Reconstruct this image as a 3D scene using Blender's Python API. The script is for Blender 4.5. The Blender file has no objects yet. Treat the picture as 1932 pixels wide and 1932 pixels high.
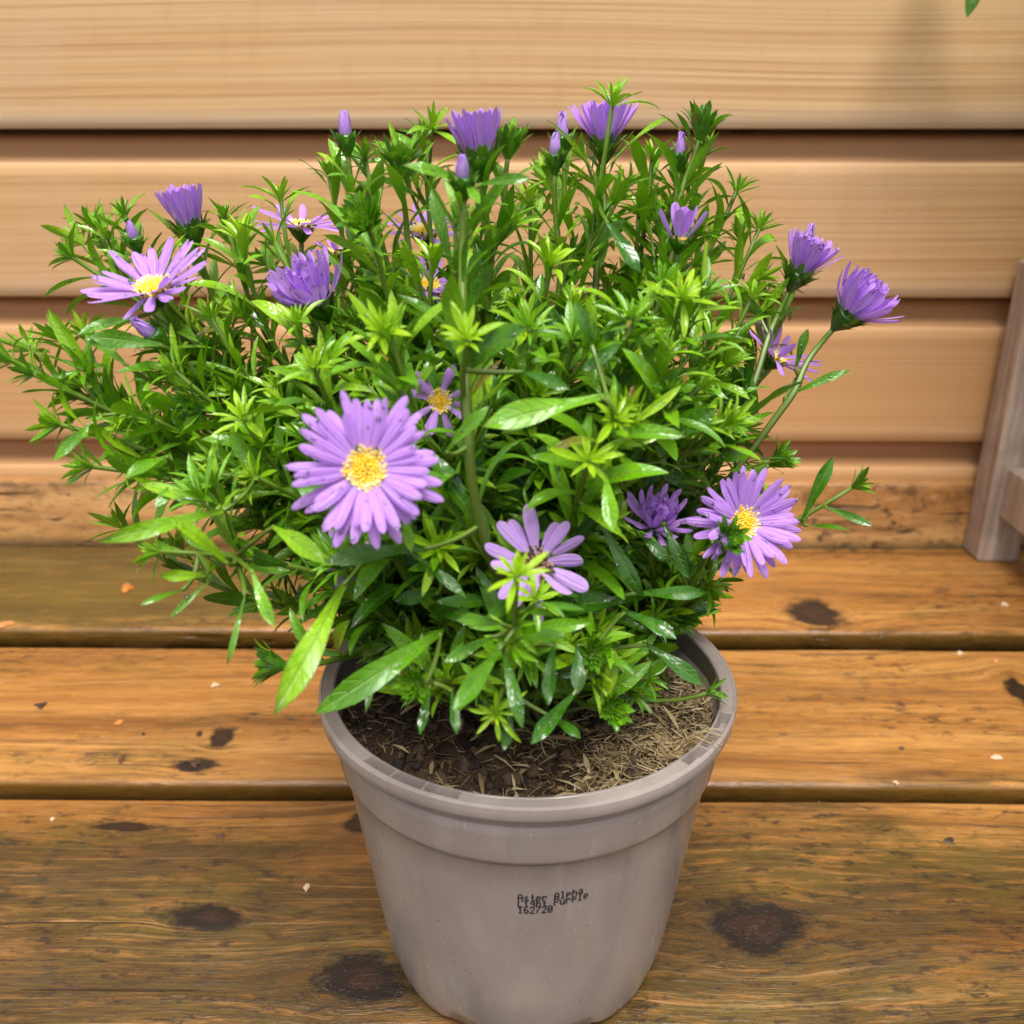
import bpy, math, random
from mathutils import Vector, Matrix, noise as mnoise
from mathutils.bvhtree import BVHTree
R = math.radians
random.seed(7)
scn = bpy.context.scene
col = scn.collection

# ------------------------------------------------------------------ camera
PITCH = 22.0
CAM_H = 0.39
FPX, CPX = 1786.0, 966.0          # focal length and centre in a 1932 px picture
cam_d = bpy.data.cameras.new('camera')
cam = bpy.data.objects.new('camera', cam_d)
col.objects.link(cam)
cam.location = (0, 0, CAM_H)
cam.rotation_euler = (R(90 - PITCH), 0, 0)
cam_d.sensor_width = 36
cam_d.lens = 36 * FPX / 1932
cam_d.clip_start = 0.01
cam_d.clip_end = 100
cam_d.dof.use_dof = True
cam_d.dof.focus_distance = 0.42
cam_d.dof.aperture_fstop = 11.0
scn.camera = cam

# ------------------------------------------------------------------ light: overcast day
SUN_EL, SUN_AZ = 67, 178          # azimuth clockwise from +Y
world = bpy.data.worlds.new('World')
scn.world = world
world.use_nodes = True
wn = world.node_tree
bg = wn.nodes['Background']
sky = wn.nodes.new('ShaderNodeTexSky')
sky.sky_type = 'NISHITA'
sky.sun_disc = False
sky.sun_elevation = R(SUN_EL)
sky.sun_rotation = R(SUN_AZ)
sky.air_density = 1.0
sky.dust_density = 2.0
hs = wn.nodes.new('ShaderNodeHueSaturation')     # cloud cover greys the blue
hs.inputs['Saturation'].default_value = 0.22
wn.links.new(sky.outputs[0], hs.inputs['Color'])
wn.links.new(hs.outputs[0], bg.inputs['Color'])
bg.inputs['Strength'].default_value = 0.05
sd = bpy.data.lights.new('sun', 'SUN')
sd.energy = 1.5
sd.angle = R(36)
sd.color = (1.0, 0.975, 0.94)
sun = bpy.data.objects.new('sun', sd)
col.objects.link(sun)
sdir = Vector((math.sin(R(SUN_AZ)) * math.cos(R(SUN_EL)), math.cos(R(SUN_AZ)) * math.cos(R(SUN_EL)), math.sin(R(SUN_EL))))
sun.rotation_euler = (-sdir).to_track_quat('-Z', 'Y').to_euler()
scn.view_settings.view_transform = 'Standard'
scn.view_settings.look = 'None'
scn.view_settings.gamma = 1
scn.view_settings.exposure = 1.66
scn.cycles.adaptive_threshold = 0.02
scn.cycles.max_bounces = 5
scn.cycles.diffuse_bounces = 3
scn.cycles.glossy_bounces = 2
scn.cycles.transmission_bounces = 4
scn.cycles.transparent_max_bounces = 4
scn.cycles.caustics_reflective = False
scn.cycles.caustics_refractive = False

# ------------------------------------------------------------------ helpers
CT, ST = math.cos(R(PITCH)), math.sin(R(PITCH))
def ray(u, v):
    dx = (u - CPX) / FPX; dy = -(v - CPX) / FPX
    return Vector((dx, CT + dy * ST, -ST + dy * CT))
def P(u, v, Y):
    d = ray(u, v); s = Y / d.y
    return Vector((d.x * s, Y, CAM_H + d.z * s))
def PZ(u, v, z=0.0):
    d = ray(u, v); s = (z - CAM_H) / d.z
    return Vector((d.x * s, d.y * s, z))
def proj(p):
    y, z = p.y, p.z - CAM_H
    dep = y * CT - z * ST
    return (CPX + FPX * p.x / dep, CPX - FPX * (y * ST + z * CT) / dep, dep)

class MB:
    """collects geometry with two point attributes: luv (across, along, random) and tone"""
    def __init__(s): s.v = []; s.f = []; s.a = []; s.t = []; s.m = []
    def add(s, vs, fs, luv=None, tone=0.5, mi=0):
        n = len(s.v)
        s.v.extend(vs)
        s.f.extend([tuple(i + n for i in f) for f in fs])
        s.m.extend([mi] * len(fs))
        s.a.extend(luv if luv else [(0, 0, 0)] * len(vs))
        s.t.extend(tone if isinstance(tone, list) else [tone] * len(vs))
    def merge(s, o): s.add(o.v, o.f, o.a, o.t); s.m[-len(o.f):] = o.m
    def mesh(s, name, mats, smooth=True):
        me = bpy.data.meshes.new(name)
        me.from_pydata([tuple(p) for p in s.v], [], s.f)
        at = me.attributes.new('luv', 'FLOAT_VECTOR', 'POINT')
        at.data.foreach_set('vector', [c for a in s.a for c in a])
        at = me.attributes.new('tone', 'FLOAT', 'POINT')
        at.data.foreach_set('value', s.t)
        for m in (mats if isinstance(mats, (list, tuple)) else [mats]): me.materials.append(m)
        me.polygons.foreach_set('material_index', s.m)
        me.polygons.foreach_set('use_smooth', [smooth] * len(me.polygons))
        me.update()
        return me
    def build(s, name, mats, parent=None, smooth=True):
        return link(name, s.mesh(name, mats, smooth), parent)
def link(name, me, parent=None):
    o = bpy.data.objects.new(name, me)
    col.objects.link(o)
    if parent: o.parent = parent
    return o
def tag(o, label=None, cat=None, group=None, kind=None):
    if label: o['label'] = label
    if cat: o['category'] = cat
    if group: o['group'] = group
    if kind: o['kind'] = kind
    return o
def empty(name, loc=(0, 0, 0)):
    o = bpy.data.objects.new(name, None); col.objects.link(o); o.location = loc
    o.empty_display_size = 0.02
    return o
def put(child, parent):
    """parent while keeping the world coordinates the mesh was built in"""
    child.parent = parent
    child.matrix_parent_inverse = Matrix.Translation(parent.location).inverted()
    return child
def box(mb, c, s, rz=0.0, mi=0, bev=0.0):
    cx, cy, cz = c; hx, hy, hz = s[0] / 2, s[1] / 2, s[2] / 2
    b = min(bev, hx * .9, hy * .9, hz * .9)
    if b <= 0:
        vs = [(x, y, z) for x in (-hx, hx) for y in (-hy, hy) for z in (-hz, hz)]
        fs = [(0, 1, 3, 2), (4, 6, 7, 5), (0, 4, 5, 1), (2, 3, 7, 6), (0, 2, 6, 4), (1, 5, 7, 3)]
    else:
        vs = []; idx = {}
        for i, sx in enumerate((-1, 1)):
            for j, sy in enumerate((-1, 1)):
                for k, sz in enumerate((-1, 1)):
                    for ax in range(3):
                        p = [sx * (hx - b), sy * (hy - b), sz * (hz - b)]
                        p[ax] = (sx * hx, sy * hy, sz * hz)[ax]
                        idx[(i, j, k, ax)] = len(vs); vs.append(tuple(p))
        I = lambda i, j, k, a: idx[(i, j, k, a)]
        fs = []
        for s_ in (0, 1):
            f = [I(s_, 0, 0, 0), I(s_, 1, 0, 0), I(s_, 1, 1, 0), I(s_, 0, 1, 0)]; fs.append(f if s_ else f[::-1])
            f = [I(0, s_, 0, 1), I(1, s_, 0, 1), I(1, s_, 1, 1), I(0, s_, 1, 1)]; fs.append(f[::-1] if s_ else f)
            f = [I(0, 0, s_, 2), I(1, 0, s_, 2), I(1, 1, s_, 2), I(0, 1, s_, 2)]; fs.append(f if s_ else f[::-1])
        for a in (0, 1):
            for b_ in (0, 1):
                fs.append([I(a, b_, 0, 0), I(a, b_, 1, 0), I(a, b_, 1, 1), I(a, b_, 0, 1)])
                fs.append([I(0, a, b_, 1), I(1, a, b_, 1), I(1, a, b_, 2), I(0, a, b_, 2)])
                fs.append([I(a, 0, b_, 0), I(a, 1, b_, 0), I(a, 1, b_, 2), I(a, 0, b_, 2)])
                for c_ in (0, 1):
                    fs.append([I(a, b_, c_, 0), I(a, b_, c_, 1), I(a, b_, c_, 2)])
    cs, sn = math.cos(rz), math.sin(rz)
    vs = [Vector((cx + x * cs - y * sn, cy + x * sn + y * cs, cz + z)) for x, y, z in vs]
    mb.add(vs, [tuple(f) for f in fs], mi=mi)
def perp(d):
    a = Vector((0, 0, 1)) if abs(d.z) < .9 else Vector((1, 0, 0))
    return d.cross(a).normalized()
def tube(mb, pts, rads, n=6, tone=0.5, cap=True, mi=0):
    base = len(pts); vs = []; luv = []; side = None
    for i, p in enumerate(pts):
        t = (pts[min(i + 1, base - 1)] - pts[max(i - 1, 0)]).normalized()
        if side is None: side = perp(t)
        side = (side - t * side.dot(t)).normalized()
        up = t.cross(side)
        for k in range(n):
            a = 2 * math.pi * k / n
            vs.append(p + (side * math.cos(a) + up * math.sin(a)) * rads[i]); luv.append((k / n, i / max(1, base - 1), 0))
    fs = [(i * n + k, i * n + (k + 1) % n, (i + 1) * n + (k + 1) % n, (i + 1) * n + k) for i in range(base - 1) for k in range(n)]
    if cap: fs.append(tuple((base - 1) * n + k for k in range(n)))
    mb.add(vs, fs, luv, tone if not isinstance(tone, list) else [tone[i // n] for i in range(len(vs))], mi)
def bez(a, b, c, d, n):
    out = []
    for i in range(n + 1):
        t = i / n; s = 1 - t
        out.append(a * s ** 3 + b * (3 * s * s * t) + c * (3 * s * t * t) + d * t ** 3)
    return out
def inpoly(u, v, poly):
    c = False; j = len(poly) - 1
    for i in range(len(poly)):
        (x1, y1), (x2, y2) = poly[i], poly[j]
        if (y1 > v) != (y2 > v) and u < (x2 - x1) * (v - y1) / (y2 - y1) + x1: c = not c
        j = i
    return c

# ------------------------------------------------------------------ materials
class NT:
    def __init__(s, name):
        s.m = bpy.data.materials.new(name); s.m.use_nodes = True
        s.n = s.m.node_tree.nodes; s.l = s.m.node_tree.links
        s.b = s.n['Principled BSDF']; s.out = s.n['Material Output']
    def new(s, t, **kw):
        n = s.n.new(t)
        for k, v in kw.items(): setattr(n, k, v)
        return n
    def lk(s, a, b): s.l.new(a, b)
    def setin(s, sock, val):
        if hasattr(val, 'is_output'): s.lk(val, sock)
        else: sock.default_value = val
    def math(s, op, a, b=None, c=None, clamp=False):
        n = s.new('ShaderNodeMath', operation=op, use_clamp=clamp)
        s.setin(n.inputs[0], a)
        if b is not None: s.setin(n.inputs[1], b)
        if c is not None: s.setin(n.inputs[2], c)
        return n.outputs[0]
    def mix(s, f, a, b, mode='MIX'):
        n = s.new('ShaderNodeMix', data_type='RGBA', blend_type=mode)
        s.setin(n.inputs[0], f)
        s.setin(n.inputs[6], a if hasattr(a, 'is_output') else (*a, 1))
        s.setin(n.inputs[7], b if hasattr(b, 'is_output') else (*b, 1))
        return n.outputs[2]
    def ramp(s, f, stops):
        n = s.new('ShaderNodeValToRGB'); e = n.color_ramp.elements
        while len(e) < len(stops): e.new(0.5)
        for k, (p, c) in enumerate(stops):
            e[k].position = p; e[k].color = (*c, 1) if not isinstance(c, (int, float)) else (c, c, c, 1)
        s.setin(n.inputs[0], f)
        return n.outputs[0]
    def step(s, x, lo, hi):
        n = s.new('ShaderNodeMapRange', interpolation_type='SMOOTHSTEP')
        s.setin(n.inputs[0], x); s.setin(n.inputs[1], lo); s.setin(n.inputs[2], hi)
        return n.outputs[0]
    def objco(s): return s.new('ShaderNodeTexCoord').outputs['Object']
    def mapping(s, v, scale, loc=(0, 0, 0), rot=(0, 0, 0)):
        n = s.new('ShaderNodeMapping'); s.lk(v, n.inputs[0])
        n.inputs['Scale'].default_value = scale; n.inputs['Location'].default_value = loc; n.inputs['Rotation'].default_value = rot
        return n.outputs[0]
    def noise(s, v, scale=1, detail=3, rough=0.5, dist=0, out=0):
        n = s.new('ShaderNodeTexNoise'); s.lk(v, n.inputs['Vector'])
        n.inputs['Scale'].default_value = scale; n.inputs['Detail'].default_value = detail
        n.inputs['Roughness'].default_value = rough; n.inputs['Distortion'].default_value = dist
        return n.outputs[out]
    def attr(s, name): return s.new('ShaderNodeAttribute', attribute_name=name)
    def bump(s, h, strength, dist):
        n = s.new('ShaderNodeBump'); s.setin(n.inputs['Height'], h)
        n.inputs['Strength'].default_value = strength; n.inputs['Distance'].default_value = dist
        s.lk(n.outputs[0], s.b.inputs['Normal']); return n.outputs[0]
    def base(s, c): s.setin(s.b.inputs['Base Color'], c if hasattr(c, 'is_output') else (*c, 1))
    def rough(s, r): s.setin(s.b.inputs['Roughness'], r)
    def translucent(s, c, fac):
        t = s.new('ShaderNodeBsdfTranslucent'); s.setin(t.inputs[0], c)
        mx = s.new('ShaderNodeMixShader'); mx.inputs[0].default_value = fac
        s.lk(s.b.outputs[0], mx.inputs[1]); s.lk(t.outputs[0], mx.inputs[2]); s.lk(mx.outputs[0], s.out.inputs[0])

def deck_material(deckp=True):
    k = NT('wet_decking' if deckp else 'orange_timber'); co = k.objco()
    sep = k.new('ShaderNodeSeparateXYZ'); k.lk(co, sep.inputs[0])
    x, y = sep.outputs[0], sep.outputs[1]
    # knots (x, y, rx, ry) measured on the planks
    knots = []
    for u, v, ru, rv in [(680, 1850, 72, 42), (1420, 1742, 78, 44), (1535, 1158, 45, 24), (680, 1555, 30, 16), (420, 1388, 20, 16), (372, 1442, 38, 10), (392, 1732, 60, 20), (235, 1560, 60, 8), (1935, 1310, 22, 26)]:
        c = PZ(u, v); e = PZ(u + ru, v); f = PZ(u, v - rv)
        knots.append((c.x, c.y, e.x - c.x, f.y - c.y))
    kmask = None; warp = None
    wn_ = k.new('ShaderNodeSeparateXYZ'); k.lk(k.noise(k.mapping(co, (26, 48, 26)), 1, 5, .7, 0, 1), wn_.inputs[0])
    jx = k.math('MULTIPLY', k.math('SUBTRACT', wn_.outputs[0], .5), 2.6); jy = k.math('MULTIPLY', k.math('SUBTRACT', wn_.outputs[1], .5), 2.6)
    for cx, cy, rx, ry in knots:
        dx = k.math('ADD', jx, k.math('MULTIPLY', k.math('SUBTRACT', x, cx), 1 / rx))
        dy = k.math('ADD', jy, k.math('MULTIPLY', k.math('SUBTRACT', y, cy), 1 / ry))
        d2 = k.math('ADD', k.math('MULTIPLY', dx, dx), k.math('MULTIPLY', dy, dy))
        m = k.math('DIVIDE', 1.0, k.math('ADD', 1.0, k.math('MULTIPLY', d2, d2)))
        w = k.math('MULTIPLY', k.math('DIVIDE', dy, k.math('ADD', 1.0, d2)), ry * 1.4)
        kmask = m if kmask is None else k.math('MAXIMUM', kmask, m)
        warp = w if warp is None else k.math('ADD', warp, w)
    wob = k.math('MULTIPLY', k.math('SUBTRACT', k.noise(k.mapping(co, (3, 9, 9)), 1, 2), .5), 0.03)
    gy = k.math('ADD', k.math('SUBTRACT', y, warp), wob)
    cmb = k.new('ShaderNodeCombineXYZ'); k.lk(x, cmb.inputs[0]); k.lk(gy, cmb.inputs[1]); k.lk(sep.outputs[2], cmb.inputs[2])
    gv = cmb.outputs[0]
    grain = k.noise(k.mapping(gv, (5, 150, 60)), 1, 5, .65)
    bands = k.noise(k.mapping(gv, (1.2, 38, 20), (3, 0, 0)), 1, 3, .55)
    fine = k.noise(k.mapping(gv, (40, 900, 200)), 1, 3, .6)
    c = k.ramp(bands, [(.28, (.22, .080, .016)), (.5, (.40, .172, .038)), (.75, (.55, .275, .075))])
    if not deckp: c = k.mix(.55, c, k.ramp(bands, [(.3, (.42, .20, .06)), (.7, (.66, .41, .18))]))
    c = k.mix(k.math('MULTIPLY', k.step(grain, .46, .70), .70), c, (.14, .054, .016))
    c = k.mix(k.math('MULTIPLY', k.step(fine, .55, .72), .40), c, (.62, .40, .20))
    c = k.mix(k.math('MULTIPLY', k.step(fine, .47, .30), .62), c, (.085, .038, .014))
    # algae: olive film in blotches, stretched along the grain
    al = k.noise(k.mapping(co, (5.5, 14, 5), (1.7, .4, 0)), 1, 4, .6)
    pat = k.noise(k.mapping(gv, (24, 210, 40)), 1, 4, .7)
    # the front plank is the dirtiest, the back one has a long green stretch at its left
    front = k.step(y, .50, .42)
    backl = k.math('MULTIPLY', k.step(y, .68, .74), k.step(x, .05, -.35))
    bias = k.math('ADD', k.math('MULTIPLY', front, .22), k.math('MULTIPLY', backl, .46)) if deckp else -.06
    am = k.math('MULTIPLY', k.step(k.math('ADD', al, bias), .52, .72), k.step(k.math('ADD', pat, k.math('MULTIPLY', bias, .35)), .36, .62))
    c = k.mix(k.math('MULTIPLY', am, .84), c, k.mix(k.noise(k.mapping(co, (9, 25, 9)), 1, 2), (.040, .028, .010), (.105, .090, .014)))
    dk = k.noise(k.mapping(co, (4.2, 15, 5), (6.3, 2.2, 0)), 1, 5, .65)
    dm = k.math('MULTIPLY', k.step(k.math('ADD', dk, k.math('MULTIPLY', front, .17)), .52, .70), k.math('ADD', .35, k.math('MULTIPLY', k.step(fine, .42, .6), .6)))
    c = k.mix(k.math('MULTIPLY', dm, .88), c, (.062, .032, .014))
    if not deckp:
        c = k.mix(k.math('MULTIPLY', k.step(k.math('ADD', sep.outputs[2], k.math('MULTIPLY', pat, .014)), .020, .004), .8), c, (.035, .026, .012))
    # black mould specks and dark water marks
    mo = k.noise(k.mapping(co, (55, 150, 60), (4, 7, 0)), 1, 5, .78)
    zone = k.noise(k.mapping(co, (6, 11, 6), (9, 2, 0)), 1, 3, .6)
    mm = k.math('MULTIPLY', k.step(mo, .51, .62), k.step(k.math('ADD', zone, k.math('MULTIPLY', front, .16)), .44, .62))
    c = k.mix(k.math('MULTIPLY', mm, .85), c, (.035, .024, .014))
    crk = k.noise(k.mapping(gv, (3.0, 330, 60), (5, 3, 0)), 1, 3, .55)
    cm = k.step(crk, .645, .70)
    c = k.mix(k.math('MULTIPLY', cm, .8), c, (.030, .015, .007))
    pale = k.step(k.noise(k.mapping(gv, (4.5, 240, 60), (1, 9, 0)), 1, 3, .6), .60, .68)
    c = k.mix(k.math('MULTIPLY', pale, .20), c, (.62, .36, .13))
    # knots: black stained ring with a dull red heart
    kn = k.math('MULTIPLY', kmask, k.math('ADD', .55, k.noise(k.mapping(co, (90, 120, 40)), 1, 4, .7)))
    c = k.mix(k.math('MULTIPLY', k.step(kn, .12, .62), .96), c, (.014, .010, .008))
    c = k.mix(k.math('MULTIPLY', k.step(kmask, .84, .99), .25), c, (.085, .026, .014))
    side = k.attr('tone').outputs['Fac']                  # sawn edges are mottled dark to olive-brown
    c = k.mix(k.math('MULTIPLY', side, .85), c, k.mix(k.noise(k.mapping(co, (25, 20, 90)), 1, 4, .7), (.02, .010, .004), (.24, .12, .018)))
    k.base(c)
    wet = k.noise(k.mapping(co, (12, 30, 12), (2, 5, 1)), 1, 3, .6)
    k.rough(k.ramp(wet, [(.38, .13), (.66, .42)]))
    k.b.inputs['Specular IOR Level'].default_value = .45
    h = k.math('ADD', k.math('MULTIPLY', grain, .6), k.math('ADD', k.math('MULTIPLY', fine, .35), k.math('SUBTRACT', k.math('MULTIPLY', mo, .5), cm)))
    k.bump(h, .8, .0014)
    return k.m

def wall_material():
    k = NT('cedar_boards'); co = k.objco()
    info = k.new('ShaderNodeObjectInfo')
    off = k.new('ShaderNodeVectorMath', operation='SCALE'); k.lk(info.outputs['Location'], off.inputs[0])
    rnd = info.outputs['Random']
    v = k.new('ShaderNodeVectorMath', operation='ADD'); k.lk(co, v.inputs[0])
    cmb = k.new('ShaderNodeCombineXYZ'); k.lk(k.math('MULTIPLY', rnd, 37.0), cmb.inputs[0]); k.lk(cmb.outputs[0], v.inputs[1])
    co2 = v.outputs[0]
    sway = k.math('MULTIPLY', k.math('SUBTRACT', k.noise(k.mapping(co2, (1.5, 1, 3)), 1, 1), .5), .025)
    sep = k.new('ShaderNodeSeparateXYZ'); k.lk(co2, sep.inputs[0])
    c2 = k.new('ShaderNodeCombineXYZ'); k.lk(sep.outputs[0], c2.inputs[0]); k.lk(sep.outputs[1], c2.inputs[1])
    k.lk(k.math('ADD', sep.outputs[2], sway), c2.inputs[2]); gv = c2.outputs[0]
    lines = k.noise(k.mapping(gv, (1.6, 30, 400)), 1, 3, .6)
    bands = k.noise(k.mapping(gv, (.5, 10, 110)), 1, 4, .6)
    blot = k.noise(k.mapping(co2, (7, 7, 9)), 1, 4, .6)
    mott = k.noise(k.mapping(co2, (60, 20, 16)), 1, 3, .6)
    c = k.ramp(bands, [(.3, (.55, .320, .132)), (.5, (.63, .400, .185)), (.75, (.69, .47, .245))])
    c = k.mix(k.math('MULTIPLY', k.step(lines, .46, .68), .60), c, (.36, .185, .07))
    c = k.mix(k.math('MULTIPLY', k.step(blot, .5, .75), .45), c, (.58, .40, .25))
    c = k.mix(k.math('MULTIPLY', k.step(mott, .52, .74), .16), c, (.46, .24, .09))
    # weathered grey-pale band along each board's lower edge, rosier wood in the cove
    loc = k.attr('luv'); s2 = k.new('ShaderNodeSeparateXYZ'); k.lk(loc.outputs['Vector'], s2.inputs[0])
    low = k.math('MULTIPLY', k.step(s2.outputs[1], .20, .02), k.math('ADD', .35, k.math('MULTIPLY', mott, .7)))
    c = k.mix(k.math('MULTIPLY', low, .75), c, (.55, .46, .35))
    c = k.mix(k.math('MULTIPLY', s2.outputs[0], .8), c, (.64, .385, .22))
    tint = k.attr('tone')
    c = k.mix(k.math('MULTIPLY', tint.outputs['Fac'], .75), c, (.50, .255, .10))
    k.base(c); k.rough(k.ramp(blot, [(.3, .42), (.7, .62)]))
    k.bump(k.math('ADD', lines, k.math('MULTIPLY', mott, .3)), .4, .0008)
    return k.m

def plain_wood(name, a, b):
    k = NT(name); co = k.objco()
    g = k.noise(k.mapping(co, (150, 150, 9)), 1, 4, .65)
    bl = k.noise(co, 14, 3, .6)
    c = k.ramp(g, [(.3, a), (.7, b)])
    c = k.mix(k.math('MULTIPLY', k.step(bl, .5, .7), .4), c, tuple(q * .55 for q in a))
    k.base(c); k.rough(.6); k.bump(g, .4, .001)
    return k.m

def pot_material():
    k = NT('taupe_plastic'); co = k.objco()
    big = k.noise(k.mapping(co, (26, 26, 11)), 1, 3, .5)
    dust = k.noise(co, 240, 3, .6)
    spl = k.noise(k.mapping(co, (150, 150, 60), (3, 1, 2)), 1, 2, .5)
    c = k.ramp(big, [(.3, (.275, .226, .204)), (.55, (.340, .282, .252)), (.75, (.380, .315, .275))])
    c = k.mix(k.math('MULTIPLY', k.step(dust, .6, .8), .25), c, (.42, .39, .37))
    c = k.mix(k.math('MULTIPLY', k.step(spl, .73, .78), .45), c, (.55, .53, .51))
    stk = k.noise(k.mapping(co, (55, 55, 5), (1, 4, 0)), 1, 4, .6)
    c = k.mix(k.math('MULTIPLY', k.step(stk, .50, .72), .38), c, (.43, .375, .345))
    c = k.mix(k.math('MULTIPLY', k.step(stk, .46, .28), .38), c, (.18, .160, .155))
    scr = k.noise(k.mapping(co, (900, 900, 26), (2, 2, 7), (.5, .35, 0)), 1, 2, .5)
    c = k.mix(k.math('MULTIPLY', k.step(scr, .71, .78), .6), c, (.62, .58, .55))
    c = k.mix(k.math('MULTIPLY', k.step(k.noise(co, 420, 2, .5), .70, .76), .55), c, (.09, .07, .05))
    k.base(c); k.rough(k.ramp(stk, [(.3, .15), (.7, .28)]))
    k.bump(k.noise(co, 60, 2), .12, .0006)
    return k.m

def leaf_material(name='leaf_green'):
    k = NT(name); co = k.objco()
    luv = k.attr('luv'); sp = k.new('ShaderNodeSeparateXYZ'); k.lk(luv.outputs['Vector'], sp.inputs[0])
    s, t, rn = sp.outputs
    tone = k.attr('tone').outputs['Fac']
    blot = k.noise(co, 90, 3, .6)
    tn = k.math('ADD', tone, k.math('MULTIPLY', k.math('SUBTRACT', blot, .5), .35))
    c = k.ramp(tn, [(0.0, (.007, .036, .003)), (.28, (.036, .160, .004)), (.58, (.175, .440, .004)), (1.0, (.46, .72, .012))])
    a = k.math('ABSOLUTE', s)
    mid = k.step(a, .11, .02)
    c = k.mix(k.math('MULTIPLY', mid, .5), c, (.30, .46, .08))
    # side veins: a chevron wave
    vv = k.math('SINE', k.math('ADD', k.math('MULTIPLY', k.math('SUBTRACT', t, k.math('MULTIPLY', a, .13)), 62.0), k.math('MULTIPLY', blot, 9.0)))
    vein = k.step(vv, .72, 1.0)
    c = k.mix(k.math('MULTIPLY', vein, .16), c, (.20, .36, .04))
    # purple brown tips and rims on some leaves
    tip = k.math('MULTIPLY', k.step(t, .86, 1.0), k.step(rn, .35, .8))
    rim = k.math('MULTIPLY', k.step(a, .86, 1.0), k.step(rn, .5, .9))
    c = k.mix(k.math('MULTIPLY', k.math('MAXIMUM', tip, rim), .6), c, (.11, .055, .035))
    c = k.mix(k.math('MULTIPLY', k.step(rn, .985, .992), k.step(k.math('ADD', t, blot), .55, 1.1)), c, (.34, .23, .035))      # a few leaves are turning
    k.base(c)
    wet = k.noise(co, 75, 3, .55, .8)
    wm = k.step(wet, .49, .56)
    k.rough(k.math('SUBTRACT', .38, k.math('MULTIPLY', wm, .25)))
    k.b.inputs['Specular IOR Level'].default_value = .85
    h = k.math('ADD', k.math('MULTIPLY', vein, -.3), k.math('ADD', k.math('MULTIPLY', mid, -.6), k.math('ADD', k.math('MULTIPLY', wm, .3), k.math('MULTIPLY', blot, .9))))
    k.bump(h, .65, .0010)
    k.translucent(k.mix(.4, c, (.20, .42, .01)), .22)
    return k.m

def stem_material():
    k = NT('stem_green'); co = k.objco()
    tone = k.attr('tone').outputs['Fac']
    luv = k.attr('luv'); sp = k.new('ShaderNodeSeparateXYZ'); k.lk(luv.outputs['Vector'], sp.inputs[0])
    st = k.math('SINE', k.math('MULTIPLY', sp.outputs[0], 25.13))
    c = k.ramp(tone, [(0, (.07, .055, .018)), (.35, (.085, .135, .014)), (1, (.15, .28, .02))])
    c = k.mix(k.math('MULTIPLY', k.step(st, .5, 1), .4), c, (.13, .06, .025))
    k.base(c); k.rough(.4); k.bump(st, .3, .0003)
    return k.m

def petal_material():
    k = NT('violet_petal'); co = k.objco()
    luv = k.attr('luv'); sp = k.new('ShaderNodeSeparateXYZ'); k.lk(luv.outputs['Vector'], sp.inputs[0])
    s, t, rn = sp.outputs
    tone = k.attr('tone').outputs['Fac']
    info = k.new('ShaderNodeObjectInfo').outputs['Random']
    cmb = k.new('ShaderNodeCombineXYZ'); k.lk(k.math('MULTIPLY', s, 4.5), cmb.inputs[0]); k.lk(k.math('MULTIPLY', t, 1.2), cmb.inputs[1])
    k.lk(k.math('ADD', k.math('MULTIPLY', info, 31.0), k.math('MULTIPLY', rn, 17.0)), cmb.inputs[2])
    stre = k.noise(cmb.outputs[0], 1.6, 3, .6)
    c = k.ramp(stre, [(.3, (.50, .205, .85)), (.55, (.69, .37, .93)), (.78, (.81, .56, .96))])
    c = k.mix(k.math('MULTIPLY', k.math('ADD', k.math('MULTIPLY', info, .5), k.math('MULTIPLY', rn, .4)), .4), c, (.68, .35, .88))
    c = k.mix(k.math('MULTIPLY', k.step(t, .28, .0), .75), c, (.72, .60, .80))
    c = k.mix(tone, c, (.62, .50, .74))          # tone: paler, older or white-based petals
    k.base(c); k.rough(.42)
    k.b.inputs['Specular IOR Level'].default_value = .35
    rib = k.math('SINE', k.math('MULTIPLY', s, 9.0))
    k.bump(k.math('ADD', k.math('MULTIPLY', rib, .5), k.math('MULTIPLY', stre, .6)), .4, .0005)
    k.translucent(k.mix(.3, c, (.5, .22, .9)), .33)
    return k.m

def simple(name, c, rough=.5, vary=.25, scale=300, bump=0.0, trans=None):
    k = NT(name); co = k.objco(); n = k.noise(co, scale, 3, .6)
    tone = k.attr('tone').outputs['Fac']
    cc = k.mix(k.math('MULTIPLY', n, vary * 2), c, tuple(q * .45 for q in c))
    k.base(cc); k.rough(rough)
    if bump: k.bump(n, bump, .0006)
    return k.m

def tone_ramp(name, stops, rough=.7, scale=400, bump=.3):
    k = NT(name); co = k.objco(); n = k.noise(co, scale, 3, .6)
    tone = k.math('ADD', k.attr('tone').outputs['Fac'], k.math('MULTIPLY', k.math('SUBTRACT', n, .5), .25))
    k.base(k.ramp(tone, stops)); k.rough(rough)
    if bump: k.bump(n, bump, .0008)
    return k.m

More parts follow.
